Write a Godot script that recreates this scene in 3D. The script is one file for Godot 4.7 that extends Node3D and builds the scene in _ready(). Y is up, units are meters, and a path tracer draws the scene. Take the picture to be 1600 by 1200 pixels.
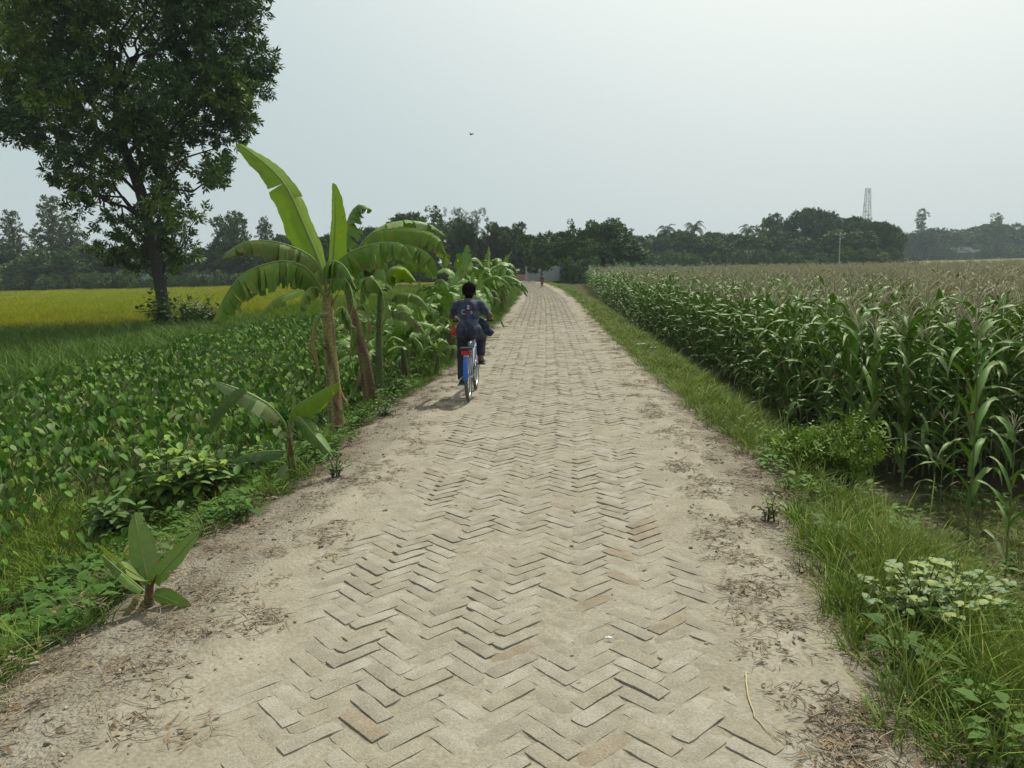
extends Node3D
# A brick lane between fields: camera, light and sky first, then ground and road, then plants, people, far things and litter.

const FOCAL := 1209.0            # focal length in pixels of the 1600 x 1200 photograph
const EYE := 1.65
const PITCH := 0.15184
const ROLL := 0.025
var cam_right: Vector3
var cam_up: Vector3
var cam_fwd: Vector3
var rng := RandomNumberGenerator.new()
var noise_a := FastNoiseLite.new()
var noise_b := FastNoiseLite.new()
var M := {}
var used_names := {}

func _ready() -> void:
	setup_view()
	setup_tools()
	make_materials()
	build_ground()
	build_road()
	build_far()
	build_fields()
	build_big_tree()
	build_bananas()
	build_taro()
	build_maize()
	build_weeds()
	build_rider()
	build_small_things()

func setup_view() -> void:
	var f := Vector3(0, -sin(PITCH), -cos(PITCH))
	var r := Vector3(1, 0, 0)
	var u := r.cross(f)
	cam_right = cos(ROLL) * r - sin(ROLL) * u
	cam_up = cos(ROLL) * u + sin(ROLL) * r
	cam_fwd = f
	var cam := Camera3D.new()
	cam.name = "camera"
	cam.transform = Transform3D(Basis(cam_right, cam_up, -cam_fwd), Vector3(0, EYE, 0))
	cam.fov = rad_to_deg(2.0 * atan(600.0 / FOCAL))
	cam.near = 0.05
	cam.far = 4000.0
	add_child(cam)
	cam.current = true

	var sky_mat := ProceduralSkyMaterial.new()
	sky_mat.sky_top_color = Color(0.47, 0.575, 0.60).linear_to_srgb()
	sky_mat.sky_horizon_color = Color(0.49, 0.555, 0.55).linear_to_srgb()
	sky_mat.sky_curve = 0.12
	sky_mat.ground_bottom_color = Color(0.14, 0.14, 0.10).linear_to_srgb()
	sky_mat.ground_horizon_color = Color(0.40, 0.43, 0.42).linear_to_srgb()
	sky_mat.sun_angle_max = 64.0
	sky_mat.sun_curve = 0.9
	var sky := Sky.new()
	sky.sky_material = sky_mat
	var env := Environment.new()
	env.background_mode = Environment.BG_SKY
	env.sky = sky
	env.tonemap_mode = Environment.TONE_MAPPER_LINEAR
	env.tonemap_exposure = 1.11
	env.fog_enabled = true
	env.fog_density = 0.00038
	env.fog_light_color = Color(0.85, 0.90, 0.93)
	env.sdfgi_enabled = true
	env.ssao_enabled = true
	env.ssil_enabled = true
	var we := WorldEnvironment.new()
	we.name = "environment"
	we.environment = env
	add_child(we)

	var sun := DirectionalLight3D.new()
	sun.name = "sun"
	sun.light_color = Color(1.0, 0.995, 0.955)
	sun.light_energy = 1.3
	sun.light_angular_distance = 0.7
	sun.shadow_enabled = true
	var el := deg_to_rad(54.0)
	var az := deg_to_rad(31.0)      # to the right of straight ahead
	var towards := Vector3(sin(az) * cos(el), sin(el), -cos(az) * cos(el))
	sun.transform = Transform3D(Basis.looking_at(-towards, Vector3.UP), Vector3(0, 30, 0))
	add_child(sun)

# ---------------------------------------------------------------- tools
func setup_tools() -> void:
	rng.seed = 4711
	noise_a.seed = 11
	noise_a.noise_type = FastNoiseLite.TYPE_SIMPLEX_SMOOTH
	noise_a.frequency = 1.0
	noise_a.fractal_octaves = 3
	noise_b.seed = 77
	noise_b.noise_type = FastNoiseLite.TYPE_SIMPLEX_SMOOTH
	noise_b.frequency = 1.0
	noise_b.fractal_octaves = 1

func rr(a: float, b: float) -> float:
	return rng.randf_range(a, b)

func ray(px: float, py: float) -> Vector3:
	return cam_fwd + cam_right * ((px - 800.0) / FOCAL) - cam_up * ((py - 600.0) / FOCAL)

# the point at height h under a pixel of the photograph
func gp(px: float, py: float, h := 0.0) -> Vector3:
	var d := ray(px, py)
	return Vector3(0, EYE, 0) + d * ((h - EYE) / d.y)

# the point in a pixel's direction whose z is the one given
func zp(px: float, py: float, z: float) -> Vector3:
	var d := ray(px, py)
	return Vector3(0, EYE, 0) + d * (z / d.z)

func table(t: Array, x: float) -> float:
	if x <= t[0][0]:
		return t[0][1]
	for k in range(1, t.size()):
		if x < t[k][0]:
			var w: float = (x - t[k - 1][0]) / (t[k][0] - t[k - 1][0])
			return lerpf(t[k - 1][1], t[k][1], w)
	return t[-1][1]

var centre_t := [[-12.0, -0.75], [0.0, -0.28], [3.0, -0.10], [5.3, 0.10], [8.0, 0.33], [12.0, 0.57], [16.0, 0.76], [20.5, 0.97], [27.0, 1.27], [35.0, 1.62], [44.0, 1.92], [51.0, 2.05], [60.0, 2.08], [68.0, 2.0], [76.0, 1.75], [85.0, 1.1], [95.0, 0.0], [110.0, -2.5], [140.0, -9.0]]
var half_t := [[0.0, 1.18], [4.0, 1.2], [8.0, 1.3], [13.0, 1.32], [27.0, 1.25], [50.0, 1.1], [90.0, 1.05]]
var right_edge_t := [[0.0, 1.35], [2.5, 1.36], [3.5, 1.55], [5.0, 1.75], [7.2, 1.75], [9.0, 1.62], [13.0, 1.5], [15.0, 1.38], [30.0, 1.32], [50.0, 1.2], [90.0, 1.1]]
var left_edge_t := [[0.0, 2.0], [3.8, 2.12], [4.8, 2.05], [5.9, 1.85], [9.5, 1.95], [12.0, 1.62], [20.0, 1.45], [42.0, 1.25], [90.0, 1.1]]

func centre(d: float) -> float:
	return (table(centre_t, d - 1.5) + table(centre_t, d) * 2.0 + table(centre_t, d + 1.5)) * 0.25

# height of the bare ground
func gy(x: float, z: float) -> float:
	var d := -z
	var u := x - centre(d)
	var h := 0.0
	if u > 0.0:
		h = -0.07 * smoothstep(1.25, 1.9, u) - 0.73 * smoothstep(1.75, 3.7, u)
	else:
		h = -0.10 * smoothstep(1.35, 2.2, -u) - 0.42 * smoothstep(2.0, 3.1, -u) - 0.25 * smoothstep(8.0, 20.0, -u)
	var village := smoothstep(72.0, 92.0, d) * smoothstep(-40.0, -20.0, x) * (1.0 - smoothstep(12.0, 30.0, x))
	h = lerpf(h, -0.12 if absf(u) > 1.6 else 0.0, village)
	var off := smoothstep(1.2, 2.0, absf(u))
	h += off * (0.035 * noise_a.get_noise_2d(x * 0.7, z * 0.7) + 0.018 * noise_b.get_noise_2d(x * 3.1, z * 3.1))
	return h

func on_ground(x: float, z: float, sink := 0.0) -> Vector3:
	return Vector3(x, gy(x, z) - sink, z)

func ground_at(px: float, py: float, guess := -0.1) -> Vector3:
	var p := gp(px, py, guess)
	for k in 6:
		p = gp(px, py, lerpf(p.y, gy(p.x, p.z), 0.7))
	return Vector3(p.x, gy(p.x, p.z), p.z)

class MB:
	var v := PackedVector3Array()
	var n := PackedVector3Array()
	var c := PackedColorArray()
	var t := PackedVector2Array()
	var i := PackedInt32Array()
	func vert(p: Vector3, col := Color(1, 1, 1), uv := Vector2.ZERO) -> int:
		v.append(p)
		c.append(col)
		t.append(uv)
		return v.size() - 1
	func tri(a: int, b: int, d: int) -> void:
		i.append(a)
		i.append(b)
		i.append(d)
	func quad(a: int, b: int, d: int, e: int) -> void:
		tri(a, b, d)
		tri(a, d, e)
	func flat(points: Array, col := Color(1, 1, 1)) -> void:
		var first := v.size()
		for p in points:
			vert(p, col)
		for k in range(1, points.size() - 1):
			tri(first, first + k, first + k + 1)
	func normals() -> void:
		n.resize(v.size())
		n.fill(Vector3.ZERO)
		for k in range(0, i.size(), 3):
			var a := v[i[k]]
			var f := (v[i[k + 2]] - a).cross(v[i[k + 1]] - a)
			n[i[k]] += f
			n[i[k + 1]] += f
			n[i[k + 2]] += f
		for k in n.size():
			n[k] = n[k].normalized() if n[k].length_squared() > 1e-20 else Vector3.UP
	func join(o: MB, xf: Transform3D, tint = null) -> void:
		var first := v.size()
		v.append_array(xf * o.v)
		if o.n.size() == o.v.size():
			n.append_array(Transform3D(xf.basis.orthonormalized(), Vector3.ZERO) * o.n)
		if tint == null:
			c.append_array(o.c)
		else:
			var pc := PackedColorArray()
			pc.resize(o.v.size())
			pc.fill(tint)
			c.append_array(pc)
		t.append_array(o.t)
		var at := i.size()
		i.resize(at + o.i.size())
		for k in o.i.size():
			i[at + k] = o.i[k] + first
	func box(size: Vector3, xf := Transform3D(), col := Color(1, 1, 1)) -> void:
		var s := size * 0.5
		for f in [[Vector3.RIGHT, Vector3.UP, Vector3.BACK], [Vector3.LEFT, Vector3.UP, Vector3.FORWARD], [Vector3.UP, Vector3.BACK, Vector3.RIGHT], [Vector3.DOWN, Vector3.FORWARD, Vector3.RIGHT], [Vector3.BACK, Vector3.UP, Vector3.LEFT], [Vector3.FORWARD, Vector3.UP, Vector3.RIGHT]]:
			var a: Vector3 = f[0] * s
			var b: Vector3 = f[1] * s
			var d: Vector3 = a.cross(b).normalized() * s
			flat([xf * (a - b - d), xf * (a - b + d), xf * (a + b + d), xf * (a + b - d)], col)
	# a round bar through points, with a radius at each
	func tube(points: Array, radii: Array, sides := 6, col := Color(1, 1, 1), caps := true) -> void:
		var first := v.size()
		var count := points.size()
		var side := Vector3.ZERO
		for k in count:
			var along: Vector3 = (points[mini(k + 1, count - 1)] - points[maxi(k - 1, 0)]).normalized()
			if side == Vector3.ZERO:
				side = along.cross(Vector3.UP if absf(along.y) < 0.9 else Vector3.RIGHT).normalized()
			side = (side - along * side.dot(along)).normalized()
			var other := along.cross(side)
			for s in sides:
				var w := TAU * s / sides
				vert(points[k] + (side * cos(w) + other * sin(w)) * radii[k], col, Vector2(float(s) / sides, float(k)))
		for k in count - 1:
			for s in sides:
				var a := first + k * sides + s
				var b := first + k * sides + (s + 1) % sides
				quad(a, a + sides, b + sides, b)
		if caps:
			for e: int in [0, count - 1]:
				var m := vert(points[e], col)
				for s in sides:
					var a := first + e * sides + s
					var b := first + e * sides + (s + 1) % sides
					if e == 0:
						tri(m, a, b)
					else:
						tri(m, b, a)
	# a ring such as a tyre: centre, axle direction, radius, thickness
	func ring(at: Vector3, axle: Vector3, radius: float, thick: float, around := 32, sides := 8, squash := 1.0) -> void:
		var a1 := axle.cross(Vector3.UP).normalized()
		var a2 := axle.cross(a1)
		var first := v.size()
		for k in around:
			var w := TAU * k / around
			var out := a1 * cos(w) + a2 * sin(w)
			for s in sides:
				var q := TAU * s / sides
				vert(at + out * (radius + thick * cos(q)) + axle * (thick * squash * sin(q)))
		for k in around:
			for s in sides:
				var k2 := (k + 1) % around
				var s2 := (s + 1) % sides
				quad(first + k * sides + s, first + k * sides + s2, first + k2 * sides + s2, first + k2 * sides + s)
	func lathe(at: Vector3, profile: Array, sides := 12, col := Color(1, 1, 1)) -> void:
		var first := v.size()
		for p in profile:
			for s in sides:
				var w := TAU * s / sides
				vert(at + Vector3(cos(w) * p.x, p.y, sin(w) * p.x), col)
		for k in profile.size() - 1:
			for s in sides:
				var a := first + k * sides + s
				var b := first + k * sides + (s + 1) % sides
				quad(a, b, b + sides, a + sides)
	func mesh(make_normals := true) -> ArrayMesh:
		if make_normals or n.size() != v.size():
			normals()
		var a := []
		a.resize(Mesh.ARRAY_MAX)
		a[Mesh.ARRAY_VERTEX] = v
		a[Mesh.ARRAY_NORMAL] = n
		a[Mesh.ARRAY_COLOR] = c
		a[Mesh.ARRAY_TEX_UV] = t
		a[Mesh.ARRAY_INDEX] = i
		var m := ArrayMesh.new()
		m.add_surface_from_arrays(Mesh.PRIMITIVE_TRIANGLES, a)
		return m

func numbered(called: String) -> String:
	if not used_names.has(called):
		used_names[called] = 0
		return called
	used_names[called] += 1
	return "%s_%03d" % [called, used_names[called]]

func tag(o: Node, label: String, category: String, group := "", kind := "") -> void:
	o.set_meta("label", label)
	o.set_meta("category", category)
	if group:
		o.set_meta("group", group)
	if kind:
		o.set_meta("kind", kind)

func thing(called: String, at: Vector3, label: String, category: String, group := "", turn := 0.0) -> Node3D:
	var o := Node3D.new()
	o.name = numbered(called)
	add_child(o)
	o.position = at
	o.rotation.y = turn
	tag(o, label, category, group)
	return o

func part(parent: Node, called: String, m: Mesh, mat: Material) -> MeshInstance3D:
	var o := MeshInstance3D.new()
	o.name = called
	o.mesh = m
	o.material_override = mat
	parent.add_child(o, true)
	return o

func single(called: String, m: Mesh, mat: Material, at: Vector3, label: String, category: String, group := "", kind := "") -> MeshInstance3D:
	var o := MeshInstance3D.new()
	o.name = numbered(called)
	o.mesh = m
	o.material_override = mat
	add_child(o)
	o.position = at
	tag(o, label, category, group, kind)
	return o

func copy_of(o: Node3D, label := "", group := "") -> Node3D:
	var c: Node3D = o.duplicate()
	var s: String = o.name
	var cut := s.length()
	if s.length() > 4 and s[-4] == "_" and s.substr(s.length() - 3).is_valid_int():
		cut -= 4
	c.name = numbered(s.substr(0, cut))
	add_child(c)
	if label:
		c.set_meta("label", label)
	if group:
		c.set_meta("group", group)
	return c

func many(called: String, m: Mesh, mat: Material, places: Array, tints: Array, parent: Node = null) -> MultiMeshInstance3D:
	var mm := MultiMesh.new()
	mm.transform_format = MultiMesh.TRANSFORM_3D
	mm.use_colors = true
	mm.mesh = m
	mm.instance_count = places.size()
	for k in places.size():
		mm.set_instance_transform(k, places[k])
		mm.set_instance_color(k, tints[k])
	var o := MultiMeshInstance3D.new()
	o.name = numbered(called) if parent == null else called
	o.multimesh = mm
	o.material_override = mat
	if parent:
		parent.add_child(o, true)
	else:
		add_child(o)
	return o

func upright(at: Vector3, turn: float, size: Vector3, lean := 0.0, lean_dir := 0.0) -> Transform3D:
	var b := Basis(Vector3(cos(lean_dir), 0, sin(lean_dir)), lean) * Basis(Vector3.UP, turn)
	return Transform3D(b * Basis.from_scale(size), at)

# ---------------------------------------------------------------- materials
func noise_tex(seed_no: int, freq: float, low: Color, high: Color, size := 512, octaves := 5, kind := FastNoiseLite.TYPE_SIMPLEX_SMOOTH, mid := 0.5) -> NoiseTexture2D:
	var f := FastNoiseLite.new()
	f.seed = seed_no
	f.noise_type = kind
	f.frequency = freq
	f.fractal_octaves = octaves
	var g := Gradient.new()
	g.set_color(0, low)
	g.set_color(1, high)
	g.add_point(mid, low.lerp(high, 0.5))
	var t := NoiseTexture2D.new()
	t.width = size
	t.height = size
	t.seamless = true
	t.noise = f
	t.color_ramp = g
	return t

func plain(col: Color, rough := 0.8, metal := 0.0) -> StandardMaterial3D:
	var m := StandardMaterial3D.new()
	m.albedo_color = col.linear_to_srgb()
	m.roughness = rough
	m.metallic = metal
	return m

func leafy(through: Color, rough := 0.5, spec := 0.5) -> StandardMaterial3D:
	var m := StandardMaterial3D.new()
	m.vertex_color_use_as_albedo = true
	m.roughness = rough
	m.metallic_specular = spec
	m.backlight_enabled = true
	m.backlight = through
	return m

func grained(m: StandardMaterial3D, tex: Texture2D, size: float, bump: Texture2D = null, relief := 0.0, world := true) -> StandardMaterial3D:
	m.albedo_texture = tex
	m.uv1_triplanar = true
	m.uv1_world_triplanar = world
	m.uv1_scale = Vector3.ONE / size
	if bump:
		m.heightmap_enabled = true
		m.heightmap_texture = bump
		m.heightmap_scale = relief
	return m

func broad(m: StandardMaterial3D, tex: Texture2D, size: float, world := true) -> StandardMaterial3D:
	m.detail_enabled = true
	m.detail_blend_mode = BaseMaterial3D.BLEND_MODE_MUL
	m.detail_albedo = tex
	m.detail_uv_layer = BaseMaterial3D.DETAIL_UV_2
	m.uv2_triplanar = true
	m.uv2_world_triplanar = world
	m.uv2_scale = Vector3.ONE / size
	return m

func make_materials() -> void:
	var grain := noise_tex(3, 0.035, Color(0.80, 0.80, 0.79), Color(1, 1, 1), 1024, 6)
	var blotch := noise_tex(5, 0.012, Color(0.86, 0.85, 0.83), Color(1, 1, 1), 512, 4)
	var rough_height := noise_tex(9, 0.03, Color.BLACK, Color.WHITE, 1024, 6)
	var fine_height := noise_tex(15, 0.05, Color.BLACK, Color.WHITE, 1024, 4)
	M.grain = grain
	M.blotch = blotch
	M.ground = broad(grained(leafy(Color.BLACK, 0.95, 0.2), grain, 0.9, rough_height, 1.6), blotch, 3.7)
	M.ground.backlight_enabled = false
	M.sand = broad(grained(plain(Color(0.37, 0.328, 0.255), 0.95), grain, 1.1, fine_height, 0.35), blotch, 2.3)
	M.sand.metallic_specular = 0.2
	var tones := [Color(0.385, 0.343, 0.275), Color(0.35, 0.31, 0.247), Color(0.415, 0.372, 0.303), Color(0.335, 0.277, 0.205), Color(0.375, 0.333, 0.257)]
	M.bricks = []
	M.tones = tones
	M.brick_mix = broad(grained(plain(Color(1, 1, 1), 0.93), grain, 0.55, fine_height, 0.28), blotch, 0.9)
	M.brick_mix.vertex_color_use_as_albedo = true
	M.brick_mix.metallic_specular = 0.2
	for k in tones.size():
		var b := broad(grained(plain(tones[k], 0.93), grain, 0.55, fine_height, 0.28), blotch, 0.9)
		b.metallic_specular = 0.2
		b.uv1_offset = Vector3(k * 0.37, k * 0.11, k * 0.23)
		M.bricks.append(b)
	M.leaf = leafy(Color(0.42, 0.5, 0.14), 0.55, 0.3)
	M.dull_leaf = leafy(Color(0.34, 0.42, 0.07), 0.5, 0.35)
	M.far_leaf = leafy(Color(0.25, 0.3, 0.10), 0.7, 0.3)
	M.grass = leafy(Color(0.42, 0.48, 0.12), 0.65, 0.2)
	M.banana_leaf = leafy(Color(0.75, 0.78, 0.10), 0.55, 0.26)
	M.banana_dark = leafy(Color(0.46, 0.5, 0.07), 0.5, 0.3)
	M.stem = leafy(Color.BLACK, 0.6, 0.4)
	M.stem.backlight_enabled = false
	grained(M.stem, noise_tex(21, 0.02, Color(0.55, 0.5, 0.42), Color(1, 1, 1), 512, 5), 0.35, rough_height, 0.4, false)
	M.taro = leafy(Color(0.45, 0.54, 0.10), 0.65, 0.22)
	M.dry = leafy(Color(0.42, 0.38, 0.22), 0.7, 0.2)
	M.maize = leafy(Color(0.42, 0.50, 0.08), 0.5, 0.26)
	M.straw = leafy(Color(0.15, 0.12, 0.08), 0.8, 0.2)
	M.bark = grained(plain(Color(0.095, 0.08, 0.062), 0.95), noise_tex(25, 0.02, Color(0.5, 0.48, 0.46), Color(1, 1, 1), 512, 5), 0.8, rough_height, 2.5, false)
# ---------------------------------------------------------------- ground and road
func ground_colour(x: float, z: float) -> Color:
	var d := -z
	var u := x - centre(d)
	var n1 := noise_a.get_noise_2d(x * 0.5 + 40.0, z * 0.5)
	var n2 := noise_a.get_noise_2d(x * 2.3, z * 2.3 + 9.0)
	var sand := Color(0.37, 0.328, 0.255)
	var dirt := Color(0.355, 0.315, 0.25).lerp(Color(0.27, 0.225, 0.165), clampf(0.45 + n2 * 1.3, 0, 1))
	var soil := Color(0.105, 0.085, 0.05).lerp(Color(0.07, 0.085, 0.03), clampf(0.5 + n1 * 1.2, 0, 1))
	var edge := table(right_edge_t, d) if u > 0 else table(left_edge_t, d)
	var a := absf(u) + n2 * 0.12
	var c := sand.lerp(dirt, smoothstep(1.3, 1.75, a))
	c = c.lerp(soil, smoothstep(edge - 0.05, edge + 0.35, a))
	if u > 1.4 and d < 8.2 and d > 4.0:    # bare earth at the foot of the bank before the maize
		var bare := smoothstep(0.1, 0.35, n1 + 0.3 * n2 + 0.12) * smoothstep(2.5, 3.2, u) * (1.0 - smoothstep(4.6, 6.0, u))
		c = c.lerp(Color(0.27, 0.23, 0.155), bare * 0.8)
	if u < -8.0 and d > 27.0:
		c = c.lerp(Color(0.19, 0.17, 0.03), smoothstep(30.0, 34.0, d + n1))
	if u > 4.0 and d > 90.0:
		c = c.lerp(Color(0.27, 0.26, 0.045).lerp(Color(0.14, 0.18, 0.07), smoothstep(285.0, 320.0, d + n1 * 30.0)), smoothstep(95.0, 130.0, d))
	return c

func growing(from: float, to: float, step: float, factor: float) -> Array:
	var a := []
	var x := from
	while x < to:
		a.append(x)
		step *= factor
		x += step
	a.append(to)
	return a

func build_ground() -> void:
	var us := []
	for u in growing(4.6, 1500.0, 0.14, 1.13):
		us.push_front(-u)
	var u0 := -4.5
	while u0 < 4.55:
		us.append(u0)
		u0 += 0.09
	us.append_array(growing(4.6, 1500.0, 0.14, 1.13))
	var ds := []
	for d in growing(2.0, 60.0, 0.4, 1.4):
		ds.push_front(1.0 - d)
	var d0 := 1.2
	while d0 < 11.0:
		ds.append(d0)
		d0 += 0.09
	ds.append_array(growing(11.0, 2500.0, 0.09, 1.045))
	var mb := MB.new()
	var w := us.size()
	for d in ds:
		var xc := centre(d)
		for u in us:
			var x: float = u + xc
			var h := gy(x, -d)
			if d < 130.0:
				h -= 0.07 * (1.0 - smoothstep(1.1, 1.42, absf(u) + 0.06 * noise_b.get_noise_2d(x * 2.0, d * 2.0)))
			mb.vert(Vector3(x, h, -d), ground_colour(x, -d))
	for r in ds.size() - 1:
		for k in w - 1:
			var a := r * w + k
			mb.quad(a, a + w, a + w + 1, a + 1)
	var o := single("ground", mb.mesh(), M.ground, Vector3.ZERO, "earth banks and field soil on both sides of the lane", "ground", "", "structure")

func sand_height(u: float, d: float) -> float:
	var a := absf(u)
	var hw := table(half_t, d)
	var h := -0.0122 + 0.0055 * noise_a.get_noise_2d(u * 1.6, d * 0.9)
	h += 0.003 * noise_b.get_noise_2d(u * 9.0, d * 9.0)
	h += 0.017 * smoothstep(hw - (0.4 if u > 0.0 else 0.24), hw + 0.02, a + 0.3 * noise_a.get_noise_2d(u * 1.1 + 30.0, d * 0.8))
	h -= 0.075 * smoothstep(1.36, 1.6, a + 0.12 * noise_a.get_noise_2d(u * 0.7, d * 1.3) + 0.05 * noise_a.get_noise_2d(u * 4.0, d * 4.0))
	return h

func build_road() -> void:
	var us := []
	for k in 129:
		us.append(-1.6 + 3.2 * k / 128.0)
	var ds := [-10.0, -6.0, -3.0, -1.0, 0.5, 1.3]
	var d := 1.6
	while d < 9.0:
		ds.append(d)
		d += 0.03
	ds.append_array(growing(9.0, 125.0, 0.03, 1.03))
	var mb := MB.new()
	for dd in ds:
		var xc := centre(dd)
		for u in us:
			mb.vert(Vector3(u + xc, sand_height(u, dd), -dd))
	var w := us.size()
	for r in ds.size() - 1:
		for k in w - 1:
			var a := r * w + k
			mb.quad(a, a + w, a + w + 1, a + 1)
	var road := single("road", mb.mesh(), M.sand, Vector3.ZERO, "dusty village lane paved with herringbone bricks under pale sand", "road", "", "structure")
	# the bricks lie flat in a herringbone at 45 degrees to the lane
	var shapes := []
	for k in 14:
		shapes.append(brick_shape(k))
	var meshes := []
	for s in shapes:
		meshes.append(s.mesh(false))
	var bw := 0.0825
	var spots := []
	for k in range(0, 1400):
		for m in range(-240, 30):
			for way in 2:
				var a: float = (k + 1.5 + 6.0 * m if way == 0 else k + 3.5 + 6.0 * m) * bw
				var b: float = (k + 0.5 if way == 0 else k - 0.5) * bw
				if absf(a - b) > 2.2:
					continue
				var s := (a + b) / sqrt(2.0)
				var u := (a - b) / sqrt(2.0)
				if s < 1.9 or s > 80.0 or absf(u) > table(half_t, s) - 0.08:
					continue
				spots.append([s, u, way])
	spots.sort_custom(func(p, q): return p[0] < q[0])
	var rest := MB.new()
	var put := 0
	var plain_brick := MB.new()
	plain_brick.box(Vector3(0.236, 0.05, 0.0745), Transform3D(Basis(), Vector3(0, -0.0265, 0)))
	plain_brick.normals()
	for spot in spots:
		var s: float = spot[0]
		var u: float = spot[1]
		var sink := 0.006 * smoothstep(0.7, 1.2, absf(u))
		var y := -0.004 - sink + 0.006 * noise_b.get_noise_2d(u * 2.1 + 5.0, s * 2.1) + rr(-0.0038, 0.0038)
		var head := atan2(centre(s + 0.3) - centre(s - 0.3), 0.6)
		var yaw: float = (PI / 4 if spot[2] == 0 else 3 * PI / 4) - head + rr(-0.035, 0.035) + (PI if rng.randf() < 0.5 else 0.0)
		var tilt := Basis(Vector3(rr(-1, 1), 0, rr(-1, 1)).normalized(), rr(-0.02, 0.02))
		var xf := Transform3D(tilt * Basis(Vector3.UP, yaw), Vector3(u + centre(s) + rr(-0.004, 0.004), y, -s + rr(-0.004, 0.004)))
		var kind := rng.randi() % shapes.size()
		var tone: int = [0, 0, 1, 1, 2, 2, 4, 4, 0, 2][rng.randi() % 10]
		if rng.randf() < 0.025:
			tone = 3
		var seen := absf(u) < 0.5 * 1600.0 / FOCAL * s
		if put < 300 and seen:
			var o := part(road, "brick", meshes[kind], M.bricks[tone])
			o.transform = xf
			put += 1
		else:
			rest.join(shapes[kind] if s < 22.0 else plain_brick, xf, M.tones[tone])
	var far_bricks := part(road, "paving_bricks", rest.mesh(false), M.brick_mix)
	far_bricks.set_meta("kind", "stuff")

func brick_shape(no: int) -> MB:
	var r := RandomNumberGenerator.new()
	r.seed = 900 + no
	var mb := MB.new()
	var nx := 6
	var nz := 2
	var lx := 0.243 - r.randf() * 0.010
	var lz := 0.0775 - r.randf() * 0.005
	var top := []
	for j in nz + 1:
		for k in nx + 1:
			var border: bool = k == 0 or k == nx or j == 0 or j == nz
			var corner: bool = (k == 0 or k == nx) and (j == 0 or j == nz)
			var p := Vector3((float(k) / nx - 0.5) * lx, 0, (float(j) / nz - 0.5) * lz)
			if border:
				p.y = -0.003 - r.randf() * 0.004
				p.x *= 1.0 - r.randf() * 0.02
				p.z *= 1.0 - r.randf() * 0.05
			else:
				p.y = r.randf_range(-0.002, 0.002)
			if corner:
				p *= 0.985 - r.randf() * (0.12 if r.randf() < 0.25 else 0.02)
				p.y = -0.005 - r.randf() * 0.005
			top.append(p)
			mb.vert(p)
	for j in nz:
		for k in nx:
			var a := j * (nx + 1) + k
			mb.quad(a, a + 1, a + nx + 2, a + nx + 1)
	var loop := []
	for k in nx:
		loop.append(k)
	for j in nz:
		loop.append(j * (nx + 1) + nx)
	for k in nx:
		loop.append(nz * (nx + 1) + nx - k)
	for j in nz:
		loop.append((nz - j) * (nx + 1))
	var first := mb.v.size()
	for k in loop:
		var p: Vector3 = top[k]
		mb.vert(p)
		mb.vert(Vector3(p.x * 1.03, -0.045, p.z * 1.04))
	for k in loop.size():
		var k2 := (k + 1) % loop.size()
		mb.quad(first + k * 2, first + k * 2 + 1, first + k2 * 2 + 1, first + k2 * 2)
	mb.normals()
	if mb.n[nx + 2].y < 0:    # keep the top facing up
		for k in range(0, mb.i.size(), 3):
			var a := mb.i[k + 1]
			mb.i[k + 1] = mb.i[k + 2]
			mb.i[k + 2] = a
		mb.normals()
	return mb
# ---------------------------------------------------------------- leaf shapes
func smooth_path(points: Array, count: int) -> Array:
	var c := Curve3D.new()
	for k in points.size():
		var t := Vector3.ZERO
		if k > 0 and k < points.size() - 1:
			t = (points[k + 1] - points[k - 1]) / 6.0
		c.add_point(points[k], -t, t)
	var out := []
	var total := c.get_baked_length()
	for k in count:
		out.append(c.sample_baked(total * k / (count - 1.0), true))
	return out

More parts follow.
